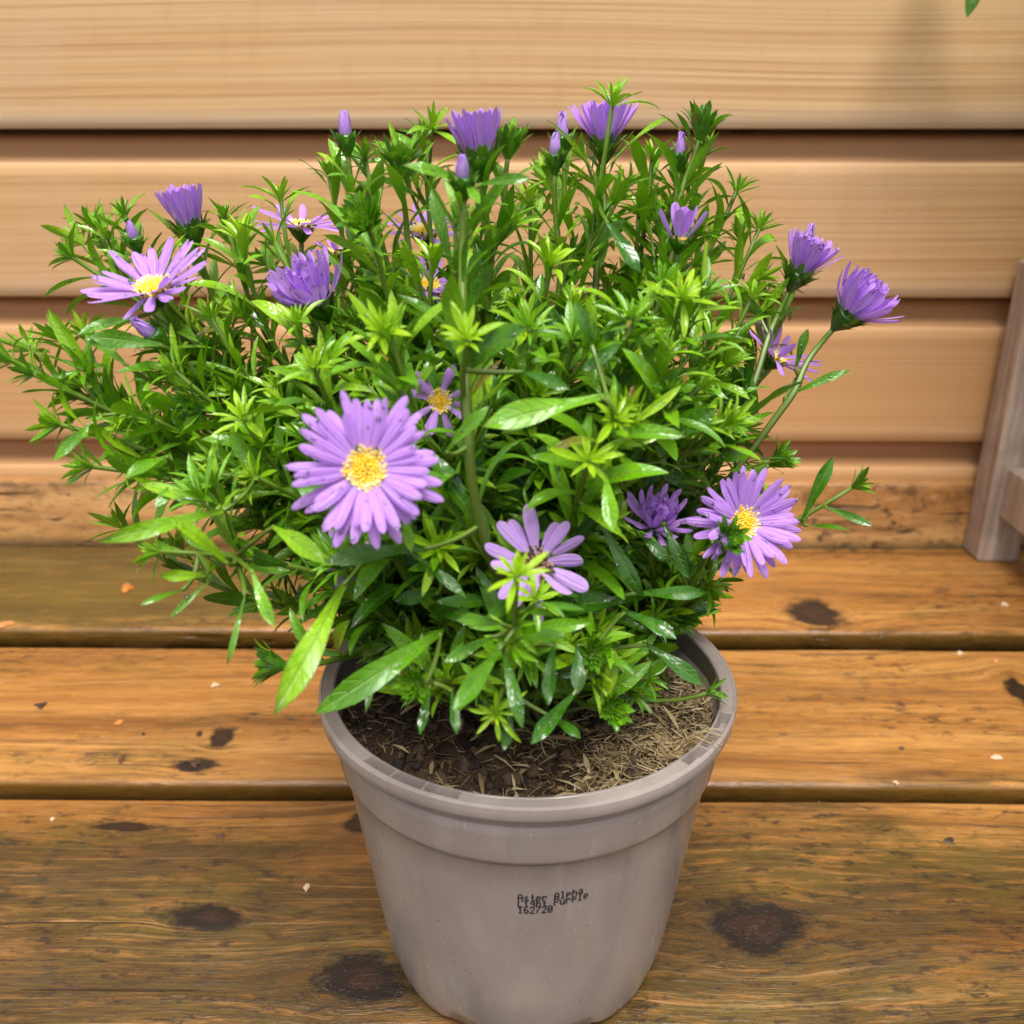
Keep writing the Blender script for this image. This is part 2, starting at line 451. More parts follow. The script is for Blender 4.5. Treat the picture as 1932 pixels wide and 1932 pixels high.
M = dict(
    deck=deck_material(), timber=deck_material(False), wall=wall_material(), pot=pot_material(), leaf=leaf_material(), stem=stem_material(), petal=petal_material(),
    stand=plain_wood('grey_stained_wood', (.27, .200, .155), (.52, .42, .34)),
    earth=simple('dark_earth', (.05, .038, .025), .9, .4, 40, .4),
    joist=simple('old_joist', (.11, .06, .025), .8, .4, 60, .3),
    print=simple('black_ink', (.028, .030, .034), .6, .2),
    disc=tone_ramp('disc_florets', [(0, (.88, .46, .02)), (.4, (.95, .64, .03)), (.75, (.97, .76, .10)), (1, (.95, .83, .55))], .5, 700, .1),
    brown=tone_ramp('withered_florets', [(0, (.045, .024, .014)), (.5, (.20, .10, .055)), (1, (.55, .36, .26))], .7, 700, .1),
    soil=tone_ramp('compost', [(0, (.016, .010, .007)), (.5, (.060, .034, .019)), (1, (.13, .078, .04))], .8, 260, .9),
    straw=tone_ramp('straw_fibres', [(0, (.035, .019, .010)), (.35, (.16, .095, .04)), (.7, (.36, .25, .11)), (1, (.60, .47, .27))], .6, 200, .2),
    flake=tone_ramp('flakes', [(0, (.02, .015, .012)), (.25, (.13, .05, .02)), (.5, (.60, .20, .02)), (.75, (.62, .50, .36)), (1, (.74, .70, .64))], .6, 300, .4),
)
def water_material():
    k = NT('water_drop')
    tr = k.new('ShaderNodeBsdfTransparent'); tr.inputs[0].default_value = (.96, .97, 1, 1)
    gl = k.new('ShaderNodeBsdfGlossy'); gl.inputs['Roughness'].default_value = .03
    fr = k.new('ShaderNodeFresnel'); fr.inputs[0].default_value = 1.6
    mx = k.new('ShaderNodeMixShader'); k.lk(k.math('ADD', .12, fr.outputs[0]), mx.inputs[0])
    k.lk(tr.outputs[0], mx.inputs[1]); k.lk(gl.outputs[0], mx.inputs[2]); k.lk(mx.outputs[0], k.out.inputs[0])
    return k.m
M['water'] = water_material()

# ------------------------------------------------------------------ setting: ground, deck, shed wall
g = MB()
g.add([Vector((x, y, -.16)) for x, y in ((-4, -3), (4, -3), (4, 4), (-4, 4))], [(0, 1, 2, 3)])
tag(g.build('ground', M['earth'], smooth=False), kind='structure')

j = MB()
for jx in (-.95, -.32, .31, .94):
    box(j, (jx, .40, -.0875), (.045, 1.05, .125))
deck = tag(j.build('deck', M['joist'], smooth=False), kind='structure')

YAW = R(-.45)                       # boards run a touch nearer on the right
def yawed(p):
    c, s = math.cos(YAW), math.sin(YAW); y0 = p[1] - .5
    return Vector((p[0] * c - y0 * s, .5 + p[0] * s + y0 * c, p[2]))
def plank(y0, y1, th, seed):
    rr = random.Random(seed); r = .0045; prof = []
    for cy, cz, a0 in ((y0 + r, -r, 180), (y1 - r, -r, 90), ):
        for i in range(5):
            a = R(a0 - i * 22.5); prof.append((cy + r * math.cos(a), cz + r * math.sin(a)))
    prof += [(y1, -th), (y0, -th)]
    n = len(prof); NX = 60; vs = []; fs = []
    for i in range(NX + 1):
        x = -1.25 + 2.5 * i / NX
        for k, (yy, zz) in enumerate(prof):
            d = (mnoise.noise(Vector((x * 3.0, seed * 5.3 + yy * 4, zz * 20))) * .0016) if k < 10 else 0
            e = mnoise.noise(Vector((x * 9.0, seed * 3.1, yy * 3))) * .0012
            vs.append(yawed((x, yy + e, zz + min(d, .0006) if zz > -th else zz)))
    for i in range(NX):
        for k in range(n):
            k2 = (k + 1) % n
            fs.append((i * n + k, i * n + k2, (i + 1) * n + k2, (i + 1) * n + k))
    fs.append(tuple(range(n))); fs.append(tuple(NX * n + k for k in reversed(range(n))))
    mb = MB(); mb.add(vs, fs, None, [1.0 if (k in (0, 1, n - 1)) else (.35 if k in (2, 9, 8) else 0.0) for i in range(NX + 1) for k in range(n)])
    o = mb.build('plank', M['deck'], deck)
    # keep the flat top flat shaded only across its long edges
    return o
PLANKS = [(.699, .872), (.499, .671), (.309, .484), (.118, .293)]
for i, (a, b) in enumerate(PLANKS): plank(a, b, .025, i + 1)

YW = .884
zw = lambda v: P(966, v, YW).z
edges = [zw(830), zw(560), zw(243), zw(243) + .1415, zw(243) + .283]
wall = empty('shed_wall', (0, YW, 0))
tag(wall, 'shed wall of pale horizontal cedar shiplap boards with shadowed coves behind the flower pot', 'wall')
def shiplap(z0, z1, tint, cut=None):
    """one board: flat face from z0, concave cove up to z1 (tucked under the board above)"""
    cove = .028; prof = []                 # (y, z, cove?, height)
    prof += [(.055, z0 + .0003, 0, 0), (-.0018, z0, 0, 0), (-.003, z0 + .0012, 0, .01)]
    h = z1 - z0
    zc = z1 - cove
    for q in (.1, .3, .6, .9): prof.append((-.003 * (1 - q), z0 + (zc - z0) * q, 0, q))
    prof.append((0, zc - .0012, 0, 1)); prof.append((.0012, zc, .5, 1))
    for i in range(1, 9):
        a = R(i / 8 * 84)
        prof.append((.0012 + .0215 * math.sin(a), zc + cove * .74 * (1 - math.cos(a)), 1, 1))
    prof.append((.028, z1 - cove * .20, 1, 1)); prof.append((.055, z1 - .002, 1, 1)); prof.append((.055, z1 + .006, 1, 1))
    prof = [(a, b, c_, d) for a, b, c_, d in prof]
    n = len(prof); vs = []; fs = []; luv = []
    NX = 40
    for i in range(NX + 1):
        x = -1.5 + 3.0 * i / NX
        for (yy, zz, c_, q) in prof:
            w = mnoise.noise(Vector((x * 2.2, zz * 3, z0 * 7))) * .0006
            p = yawed((x, YW + yy + w, zz)); vs.append(p); luv.append((c_, q, 0))
    for i in range(NX):
        for k in range(n - 1):
            fs.append((i * n + k, (i + 1) * n + k, (i + 1) * n + k + 1, i * n + k + 1))
    for i in range(NX): fs.append((i * n, i * n + n - 1, (i + 1) * n + n - 1, (i + 1) * n))
    mb = MB(); mb.add(vs, fs, luv, tint)
    o = mb.build('board', M['wall']); put(o, wall)
zsk = zw(903)
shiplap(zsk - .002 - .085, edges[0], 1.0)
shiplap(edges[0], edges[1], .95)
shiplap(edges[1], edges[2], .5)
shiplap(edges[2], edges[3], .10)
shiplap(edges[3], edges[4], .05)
sk = MB(); 
NX = 50; vs = []; fs = []
for i in range(NX + 1):
    x = -1.3 + 2.6 * i / NX
    top = zsk + mnoise.noise(Vector((x * 5, 3, 1))) * .0022
    for yy, zz in ((.874, -.03), (.874, top - .004), (.8755, top - .001), (.880, top), (.8838, top)):
        vs.append(yawed((x, yy + mnoise.noise(Vector((x * 8, zz * 30, 5))) * .0008, zz)))
for i in range(NX):
    for k in range(4): fs.append((i * 5 + k, (i + 1) * 5 + k, (i + 1) * 5 + k + 1, i * 5 + k + 1))
sk.add(vs, fs, None, 0.0)
o = sk.build('skirting_board', M['timber']); put(o, wall)

# ------------------------------------------------------------------ plant stand at the right
stand = empty('plant_stand', (.65, .66, 0))
tag(stand, 'low grey-brown wooden plant stand with square legs against the shed wall', 'stand')
LX0, LX1, LY0, LY1, LH = P(1829, 1045, .852).x, .86, .47, .852, .284
for lx in (LX0 + .02, LX1):
    for ly in (LY0, LY1):
        mb = MB(); box(mb, (lx, ly, LH / 2 - .0005), (.040, .036, LH + .001), bev=.0035)
        put(mb.build('leg', M['stand'], smooth=False), stand)
for ly in (LY0, LY1):
    mb = MB(); box(mb, ((LX0 + .04 + LX1 - .02) / 2, ly + .004, .073), (LX1 - LX0 - .058, .018, .05), bev=.002)
    put(mb.build('rail', M['stand'], smooth=False), stand)
for lx in (LX0 + .02, LX1):
    mb = MB(); box(mb, (lx, (LY0 + LY1) / 2, .073), (.018, LY1 - LY0 - .035, .05), bev=.002)
    put(mb.build('rail', M['stand'], smooth=False), stand)
for i in range(5):
    y = LY0 - .006 + i * (LY1 - LY0 + .012) / 4
    mb = MB(); box(mb, ((LX0 + .013 + LX1 + .02) / 2, y, LH + .0085), (LX1 - LX0 + .01, .080, .018), bev=.002)
    put(mb.build('slat', M['stand'], smooth=False), stand)

# ------------------------------------------------------------------ flower pot
PC = Vector((P(994, 1320, .3776).x, .3776, 0))
PR, PH = .0950, .1574
pot = empty('flower_pot', (PC.x, PC.y, 0))
tag(pot, 'round taupe plastic flower pot with a printed code standing on the wooden deck', 'flower pot')
NA = 288
def ring_profile(prof, mb, mod=None, close=False, NA=NA):
    n = len(prof); vs = []; fs = []
    for i in range(NA):
        a = 2 * math.pi * i / NA
        for k, (r, z) in enumerate(prof):
            rr, zz = (mod(a, k, r, z) if mod else (r, z))
            vs.append(Vector((PC.x + rr * math.cos(a), PC.y + rr * math.sin(a), zz)))
    m = n if close else n - 1
    for i in range(NA):
        i2 = (i + 1) % NA
        for k in range(m):
            k2 = (k + 1) % n
            fs.append((i * n + k, i2 * n + k, i2 * n + k2, i * n + k2))
    mb.add(vs, fs)
zb = .0
def Rw(z):                                     # outer radius of the wall at height z
    return .0685 + (.0862 - .0685) * (z / .128)
zs = .1235                                     # step ring
prof = [(.058, .006), (.0600, .0022), (.0625, .0004), (.0650, .0012), (.0672, .0042), (.0684, .0090)]
prof += [(Rw(z), z) for z in (.02, .035, .05, .065, .08, .095, .108, zs - .002)]
prof += [(Rw(zs) + .0006, zs - .0002), (Rw(zs) + .0019, zs + .0012), (Rw(zs) + .0022, zs + .0028)]
prof += [(.0888, .132), (.0894, .139), (.0899, .1440)]
inner = [(.0868, .146), (.0850, .130), (.0835, .115), (.080, .09)]
def feet(a, k, r, z):
    if k <= 4:
        for c in range(8):
            d = (a - R(20 + c * 45) + math.pi) % (2 * math.pi) - math.pi
            w = 1 / (1 + (abs(d) / R(9)) ** 6)
            if w > .02: return r + .0012 * w * (1 if k < 4 else .5), z + .0045 * w
    return r, z
body = MB(); ring_profile(prof + inner, body, feet)
o = body.build('body', M['pot']); put(o, pot)
# rim: overhanging collar with recessed handle slots in its top
slots = []
def ang(u, v):
    q = PZ(u, v, PH); return math.atan2(q.y - PC.y, q.x - PC.x) % (2 * math.pi)
for (u0, v0), (u1, v1) in (((690, 1432), (868, 1503)), ((1288, 1440), (1372, 1345))):
    a0, a1 = ang(u0, v0), ang(u1, v1)
    if a1 < a0: a0, a1 = a1, a0
    w = (a1 - a0) / 3; gap = R(.55)
    for q in range(3): slots.append((a0 + q * w + gap, a0 + (q + 1) * w - gap))
for q in range(3): slots.append((R(100 + q * 11), R(109 + q * 11)))
rimp = [(.0870, .1300), (.0872, .1500), (.0874, PH - .0007), (.0879, PH), (.0889, PH + .0002), (.0892, PH), (.0932, PH), (.0935, PH + .0002),
        (.0942, PH), (.0949, PH - .0009), (.0952, PH - .0028), (.0951, PH - .0052), (.0948, PH - .0062), (.0940, PH - .0066), (.0906, PH - .0068), (.0900, PH - .0128)]
def slotmod(a, k, r, z):
    if k in (5, 6):
        for a0, a1 in slots:
            if a0 <= a <= a1: return r + (.0003 if k == 5 else -.0003), z - .0048
    if k >= 8: z += .0002 * math.sin(3 * a) ; r += .00025 * math.sin(5 * a + 1)
    return r, z
rim = MB(); ring_profile(rimp, rim, slotmod, NA=720)
o = rim.build('rim', M['pot']); put(o, pot)
md = o.modifiers.new('edge', 'EDGE_SPLIT'); md.split_angle = R(28)

# dot-matrix code on the pot
FONT = {
 'A': '01110 10001 10001 11111 10001 10001 10001', 's': '00000 00000 01110 10000 01110 00001 11110', 't': '00100 00100 01110 00100 00100 00101 00010',
 'e': '00000 00000 01110 10001 11111 10000 01110', 'r': '00000 00000 10110 11001 10000 10000 10000', 'l': '01100 00100 00100 00100 00100 00100 01110',
 'p': '00000 00000 11110 10001 11110 10000 10000', 'h': '10000 10000 10110 11001 10001 10001 10001', 'a': '00000 00000 01110 00001 01111 10001 01111',
 'L': '10000 10000 10000 10000 10000 10000 11111', 'i': '00100 00000 01100 00100 00100 00100 01110', 'g': '00000 01111 10001 01111 00001 00001 01110',
 'P': '11110 10001 10001 11110 10000 10000 10000', 'u': '00000 00000 10001 10001 10001 10011 01101', '1': '00100 01100 00100 00100 00100 00100 01110',
 '6': '00110 01000 10000 11110 10001 10001 01110', '2': '01110 10001 00001 00010 00100 01000 11111', '7': '11111 00001 00010 00100 01000 01000 01000',
 '0': '01110 10001 10011 10101 11001 10001 01110', ' ': '00000 ' * 7}
ink = MB()
# hit of the pixel where the print starts on the tapered wall
def wall_hit(u, v):
    d = ray(u, v); s = .2
    for _ in range(400):
        p = Vector((0, 0, CAM_H)) + d * s
        if math.hypot(p.x - PC.x, p.y - PC.y) < Rw(p.z) and p.z < .15: break
        s += .0008
    return p
t0, t1 = wall_hit(978, 1690), wall_hit(1112, 1690)
a_0 = math.atan2(t0.y - PC.y, t0.x - PC.x); a_1 = math.atan2(t1.y - PC.y, t1.x - PC.x)
cw = (a_1 - a_0) / 12.0
rr = random.Random(3)
for li, txt in enumerate(('Aster Alpha', 'Light Purple', '162720')):
    zline = t0.z + .0012 - li * .0036
    for ci, ch in enumerate(txt):
        rows = FONT[ch].split()
        lift = .0017 * max(0, (ci - 4) / 7) ** 1.3 if li < 2 else 0
        jit = rr.uniform(-.0002, .0002)
        for ry, row in enumerate(rows):
            for rx, b in enumerate(row):
                if b == '1':
                    a = a_0 + cw * (ci + rx * .155); z = zline - ry * .00062 + lift + jit
                    r0 = Rw(z) + .00012; hw = .00030 / r0 * 1.05; hz = .00036
                    q = []
                    for da, dz in ((-hw, -hz), (hw, -hz), (hw, hz), (-hw, hz)):
                        rq = Rw(z + dz) + .00014
                        q.append(Vector((PC.x + rq * math.cos(a + da), PC.y + rq * math.sin(a + da), z + dz)))
                    ink.add(q, [(0, 1, 2, 3)])
put(tag(ink.build('printed_code', M['print'], smooth=False), 'black dot-matrix print in three lines'), pot)

# ------------------------------------------------------------------ compost and straw
SZ = .1405
so = MB(); vs = []; fs = []; tn = []
NR, NS = 40, 120
def soil_h(x, y):
    q = Vector((x * 30, y * 30, 1)); mound = .006 * math.exp(-(((x - PC.x - .058) / .026) ** 2 + ((y - PC.y + .01) / .035) ** 2))
    return SZ + mound + 0.0055 * mnoise.noise(q) + .0032 * mnoise.noise(q * 3.1) + .0014 * mnoise.noise(q * 8.3)
for i in range(NR + 1):
    r = .0857 * i / NR
    for k in range(NS):
        a = 2 * math.pi * k / NS; x = PC.x + r * math.cos(a); y = PC.y + r * math.sin(a)
        vs.append(Vector((x, y, soil_h(x, y)))); tn.append(.5 + .6 * mnoise.noise(Vector((x * 180, y * 180, 2))))
for i in range(NR):
    for k in range(NS):
        k2 = (k + 1) % NS; fs.append((i * NS + k, (i + 1) * NS + k, (i + 1) * NS + k2, i * NS + k2))
so.add(vs, fs, None, tn)
rr = random.Random(11)
for _ in range(900):                     # crumbs
    a = rr.uniform(0, 6.283); r = .084 * math.sqrt(rr.random()); x = PC.x + r * math.cos(a); y = PC.y + r * math.sin(a)
    s = rr.uniform(.0008, .0026); c = Vector((x, y, soil_h(x, y) + s * .3)); vv = []
    for d in ((1, 0, 0), (-1, 0, 0), (0, 1, 0), (0, -1, 0), (0, 0, 1), (0, 0, -1)): vv.append(c + Vector(d) * s * rr.uniform(.6, 1.2))
    so.add(vv, [(0, 2, 4), (2, 1, 4), (1, 3, 4), (3, 0, 4), (2, 0, 5), (1, 2, 5), (3, 1, 5), (0, 3, 5)], None, rr.uniform(0, .9))
for _ in range(170):                     # lumps of bark and peat
    a = rr.uniform(0, 6.283); r = .080 * math.sqrt(rr.random()); x = PC.x + r * math.cos(a); y = PC.y + r * math.sin(a)
    s_ = rr.uniform(.0022, .0058); c = Vector((x, y, soil_h(x, y) + s_ * .05)); N_ = 8; vv = []; ff = []; tv_ = rr.uniform(.1, .95)
    for el in (-30, 5, 40, 72):
        for q in range(N_):
            b = 6.283 * q / N_; d_ = Vector((math.cos(b) * math.cos(R(el)), math.sin(b) * math.cos(R(el)), math.sin(R(el)) * .7))
            vv.append(c + d_ * s_ * (.75 + .6 * mnoise.noise(d_ * 2.3 + c * 900)))
    ff = [(i * N_ + q, i * N_ + (q + 1) % N_, (i + 1) * N_ + (q + 1) % N_, (i + 1) * N_ + q) for i in range(3) for q in range(N_)] + [tuple(3 * N_ + q for q in range(N_))]
    so.add(vv, ff, None, [max(0, min(1, tv_ + rr.gauss(0, .2))) for _ in vv])
tag(so.build('compost', M['soil']), 'dark crumbly brown compost filling the taupe pot', 'compost', kind='stuff')
sw = MB()
for q in range(5600):
    a = rr.uniform(0, 6.283); r = .0845 * math.sqrt(rr.random())
    if q % 3 == 0: a = rr.gauss(R(-35), R(32)); r = rr.uniform(.05, .0845)
    x = PC.x + r * math.cos(a); y = PC.y + r * math.sin(a)
    pale = max(.30 * (math.sin(a * 3.0) > 0), math.cos(a - R(-20))) * (r / .085)
    clump = mnoise.noise(Vector((x * 45, y * 45, 8)))
    if clump + pale * .55 < rr.uniform(-.45, .35): continue
    L = rr.uniform(.003, .010) * (1.9 if rr.random() < .12 else 1); w = rr.uniform(.00008, .00042) * (2.0 if rr.random() < .10 else 1)
    d = Vector((rr.gauss(0, 1), rr.gauss(0, 1), rr.gauss(.0, .28))).normalized()
    c = Vector((x, y, soil_h(x, y) + rr.uniform(.0002, .0022) + .001 * pale))
    side = perp(d); bend = Vector((rr.gauss(0, 1), rr.gauss(0, 1), rr.gauss(0, .5))) * L * .09
    pts = [c - d * L / 2, c - d * L / 6 + bend, c + d * L / 6 + bend, c + d * L / 2]
    for p in pts:
        dr = math.hypot(p.x - PC.x, p.y - PC.y)
        if dr > .0852 and p.z < PH: p.x = PC.x + (p.x - PC.x) * .0852 / dr; p.y = PC.y + (p.y - PC.y) * .0852 / dr
    tube(sw, pts, [w * .6, w, w, w * .4], 3, min(1, max(0, rr.gauss(.42, .28) + pale * .36)), cap=False)
for q in range(130):                      # broad chips of chaff
    a = rr.gauss(R(-40), R(60)); r = .083 * math.sqrt(rr.random()); x = PC.x + r * math.cos(a); y = PC.y + r * math.sin(a)
    L = rr.uniform(.005, .014); d = Vector((rr.gauss(0, 1), rr.gauss(0, 1), rr.gauss(.1, .2))).normalized(); c = Vector((x, y, soil_h(x, y) + .0022))
    if math.hypot(x + d.x * L - PC.x, y + d.y * L - PC.y) > .084: continue
    g_ = [c, c + d * L * .5 + Vector((0, 0, .001)), c + d * L]; sd_ = perp(d) * rr.uniform(.0005, .0013)
    sw.add([g_[0] - sd_ * .5, g_[0] + sd_ * .5, g_[1] - sd_, g_[1] + sd_, g_[2] - sd_ * .2, g_[2] + sd_ * .2], [(0, 1, 3, 2), (2, 3, 5, 4)], None, rr.uniform(.5, 1))
for q in range(16):                       # a wisp of straw hanging over the rim slot
    a = ang(1340, 1395) + rr.gauss(0, .05); r0 = rr.uniform(.078, .086); L = rr.uniform(.006, .016)
    p0 = Vector((PC.x + r0 * math.cos(a), PC.y + r0 * math.sin(a), PH - .009 + rr.uniform(0, .004)))
    d = Vector((math.cos(a + rr.gauss(0, .5)), math.sin(a + rr.gauss(0, .5)), .25)) * L
    tube(sw, [p0, p0 + d * .5 + Vector((0, 0, .006)), p0 + d + Vector((0, 0, .0045))], [.0002, .0003, .00015], 3, rr.uniform(.6, 1), cap=False)
tag(sw.build('straw_mulch', M['straw']), 'dry tan straw fibres matted over the compost in the pot', 'straw', kind='stuff')

# ------------------------------------------------------------------ aster plant: shared generators
plant = empty('aster_plant', (PC.x, PC.y, SZ))
tag(plant, 'bushy aster with violet daisy flowers and narrow wet green leaves growing in the taupe pot', 'plant')

NL = 9
def leaf_geo(base, d, up, L, W, droop=.5, fold=.25, wave=.0, twist=0., rnd=None, tone=.4, rnl=None, spoon=.0):
    """lanceolate blade: returns (verts, faces, luv, tone list)"""
    n = rnl or NL
    rnd = random.random() if rnd is None else rnd
    d = d.normalized(); side = d.cross(up)
    side = side.normalized() if side.length > 1e-4 else perp(d)
    nor = side.cross(d).normalized()
    if twist: q = Matrix.Rotation(twist / n, 3, 'Y')
    pts = []; p = base.copy(); vs = []; luv = []
    ph = rnd * 20
    for i in range(n + 1):
        t = i / n
        w = W * .5 * (min(1, .20 + 1.35 * t) if spoon == 0 else min(1, .13 + 1.15 * t * t + .25 * t)) * max(0.0, (1 - t ** 3.0)) ** .8
        if i == n: w = W * .012
        bendn = nor
        for j, s in enumerate((-1, -.5, 0, .5, 1)):
            lift = fold * w * abs(s) + wave * W * math.sin(t * 9 + ph + s * 1.6) * abs(s)
            vs.append(p + side * (w * s) + bendn * lift); luv.append((s, t, rnd))
        a = droop / n * (.5 + t)
        d2 = (d * math.cos(a) - nor * math.sin(a)).normalized()
        nor = (nor * math.cos(a) + d * math.sin(a)).normalized()
        d = d2
        if twist:
            c, s_ = math.cos(twist / n), math.sin(twist / n)
            side, nor = (side * c + nor * s_).normalized(), (nor * c - side * s_).normalized()
        p = p + d * (L / n)
    fs = [(i * 5 + j, i * 5 + j + 1, (i + 1) * 5 + j + 1, (i + 1) * 5 + j) for i in range(n) for j in range(4)]
    return vs, fs, luv, tone

SIL = [(2, 690), (60, 600), (105, 430), (170, 385), (300, 355), (440, 385), (500, 345), (590, 250), (625, 195), (760, 225), (900, 215), (1040, 205), (1110, 160),
       (1230, 190), (1300, 180), (1380, 200), (1400, 330), (1450, 430), (1530, 450), (1560, 530), (1500, 640), (1535, 720), (1440, 800), (1500, 860), (1450, 960), (1420, 1060),
       (1375, 1160), (1290, 1210), (1240, 1290), (1150, 1340), (950, 1370), (790, 1360), (700, 1300), (640, 1240), (500, 1200), (440, 1170), (330, 1100), (270, 1060), (190, 950), (95, 870), (75, 790)]

# flowers: name, (u, v) of the disc, Y, facing axis, radius (m), kind
FL = [
 ('open', 690, 884, .270, (.10, -.90, .38), .0232, dict(n=50, elev=(2, 28), disc=.0055, stem=(790, 1120, .33))),
 ('open', 1402, 986, .332, (.20, -.86, .42), .0226, dict(n=48, elev=(8, 38), disc=.0052, stem=(1300, 1150, .36))),
 ('old', 1012, 1064, .300, (.05, -.80, .55), .0215, dict(n=15, elev=(4, 26), disc=.0050, stem=(990, 1220, .34))),
 ('open', 290, 546, .370, (-.12, -.42, .90), .0245, dict(n=30, elev=(12, 42), disc=.0060, stem=(420, 760, .39))),
 ('open', 828, 757, .325, (.35, -.74, .30), .0150, dict(n=12, elev=(0, 25), disc=.0037, stem=(860, 960, .36))),
 ('tuft', 600, 570, .385, (-.30, -.38, .85), .0200, dict(n=64, elev=(25, 84), disc=.0055, stem=(680, 760, .40))),
 ('tuft', 357, 425, .420, (-.16, -.10, .98), .0165, dict(n=58, elev=(68, 86), disc=.0056, stem=(430, 640, .42))),
 ('tuft', 903, 292, .385, (-.10, -.05, .99), .0165, dict(n=60, elev=(66, 86), disc=.0062, stem=(920, 520, .39))),
 ('tuft', 1140, 268, .440, (.00, -.10, .99), .0185, dict(n=50, elev=(46, 84), disc=.0055, stem=(1130, 520, .42))),
 ('tuft', 1283, 452, .385, (.05, -.25, .95), .0150, dict(n=8, elev=(55, 80), disc=.0036, stem=(1230, 660, .39))),
 ('tuft', 1508, 512, .420, (.32, -.15, .92), .0165, dict(n=62, elev=(55, 88), disc=.0055, stem=(1400, 760, .40))),
 ('tuft', 1602, 590, .410, (.50, -.32, .78), .0190, dict(n=74, elev=(28, 88), disc=.0058, stem=(1480, 770, .40))),
 ('tuft', 1234, 990, .340, (.10, -.50, .84), .0140, dict(n=60, elev=(15, 86), disc=.0046, stem=(1230, 1180, .37))),
 ('open', 1462, 676, .425, (.55, -.15, .75), .0230, dict(n=20, elev=(10, 45), disc=.0050, stem=(1380, 860, .42))),
 ('open', 568, 428, .470, (.05, -.03, .99), .0240, dict(n=24, elev=(4, 28), disc=.0058, stem=(640, 640, .44))),
 ('open', 800, 440, .445, (.05, -.25, .95), .0200, dict(n=20, elev=(4, 30), disc=.0055, stem=(840, 640, .44))),
 ('open', 640, 482, .450, (.10, .05, .98), .0160, dict(n=16, elev=(4, 40), disc=.0050, stem=(700, 700, .43))),
 ('open', 805, 540, .420, (.30, -.30, .90), .0160, dict(n=16, elev=(4, 40), disc=.0050, stem=(840, 740, .43))),
 ('old', 660, 1050, .325, (-.15, -.75, .50), .0150, dict(n=13, elev=(-15, 30), disc=.0042, stem=(760, 1200, .36))),
 ('old', 842, 922, .345, (.05, -.70, .50), .0145, dict(n=9, elev=(-25, 25), disc=.0050, stem=(880, 1100, .37))),
 ('open', 556, 772, .420, (-.05, -.55, .75), .0150, dict(n=14, elev=(0, 40), disc=.0045, stem=(650, 960, .41))),
 ('old', 1045, 872, .360, (.05, -.65, .65), .0120, dict(n=3, elev=(-30, 20), disc=.0062, stem=(1030, 1080, .38))),
 ('old', 850, 1165, .330, (-.1, -.7, .55), .0090, dict(n=0, elev=(0, 10), disc=.0050, stem=(900, 1260, .36))),
]
# closed buds: (u, v base, Y, axis, size, show of petals 0..1)
BUDS = [(652, 255, .405, (-.05, -.05, 1), .0052, .85, (680, 470, .41)), (872, 335, .335, (0, -.2, .97), .0050, .6, (894, 900, .296)), (1047, 292, .40, (0, 0, 1), .0050, .75, (1060, 520, .40)),
        (1062, 258, .43, (-.05, 0, 1), .0056, .9, (1080, 520, .42)), (1283, 290, .42, (.02, 0, 1), .0048, .9, (1240, 520, .41)), (252, 448, .39, (-.1, -.2, .95), .0046, .55, (380, 640, .40)),
        (285, 630, .355, (-.45, -.35, .65), .0056, .75, (440, 780, .38)), (1522, 458, .45, (.15, 0, 1), .0052, .8, (1420, 700, .42)),
        (684, 408, .355, (-.15, -.75, .65), .0052, 0, (760, 640, .37)), (755, 285, .385, (.05, -.05, 1), 0.0056, 0, (790, 520, .39)), (962, 255, .40, (.1, 0, 1), .0056, 0, (930, 480, .40)),
        (1330, 222, .42, (.2, -.05, 1), .0056, 0, (1260, 470, .41)), (1378, 1015, .318, (.25, -.75, .50), .0040, 0, (1290, 1130, .35)), (1480, 862, .40, (.6, -.25, .5), .0048, 0, (1370, 960, .40)),
        (500, 1252, .30, (-.95, -.15, .2), .0050, 0, (700, 1230, .345)), (778, 1292, .262, (-.15, -.85, .45), .0038, 0, (860, 1290, .31)), (1124, 1232, .298, (.1, -.85, .45), .0038, 0, (1080, 1270, .34)),
        (1158, 1338, .292, (.25, -.75, .5), .0038, 0, (1060, 1310, .34)), (1270, 735, .318, (.1, -.6, .75), .0038, 0, (1200, 900, .36))]
# keep the view to the flowers free of generated leaves: (u, v, ru, rv, depth)
KEEP = [(683, 880, 140, 132, P(690, 884, .285).y), (1408, 985, 112, 105, .345), (1030, 1050, 105, 85, .315), (285, 535, 108, 68, .385), (832, 755, 42, 42, .34), (590, 532, 60, 45, .40), (347, 390, 42, 42, .435),
        (898, 260, 50, 42, .40), (1130, 235, 66, 34, .44), (1290, 415, 38, 42, .40), (1528, 472, 45, 42, .43), (1635, 540, 62, 55, .43), (1238, 960, 46, 44, .36), (1472, 672, 40, 50, .425), (652, 222, 18, 24, .42),
        (872, 312, 18, 18, .345), (1047, 268, 18, 24, .41), (1278, 262, 16, 26, .43), (250, 435, 18, 16, .40), (268, 605, 22, 20, .37), (684, 400, 34, 34, .365), (1378, 1010, 32, 32, .325), (802, 440, 36, 34, .44), (818, 535, 24, 26, .42), (565, 420, 46, 20, .45),
        (894, 1000, 15, 95, .300), (892, 870, 14, 70, .300), (1028, 775, 115, 34, .30), (580, 1220, 70, 120, .29), (920, 1290, 60, 60, .27)]
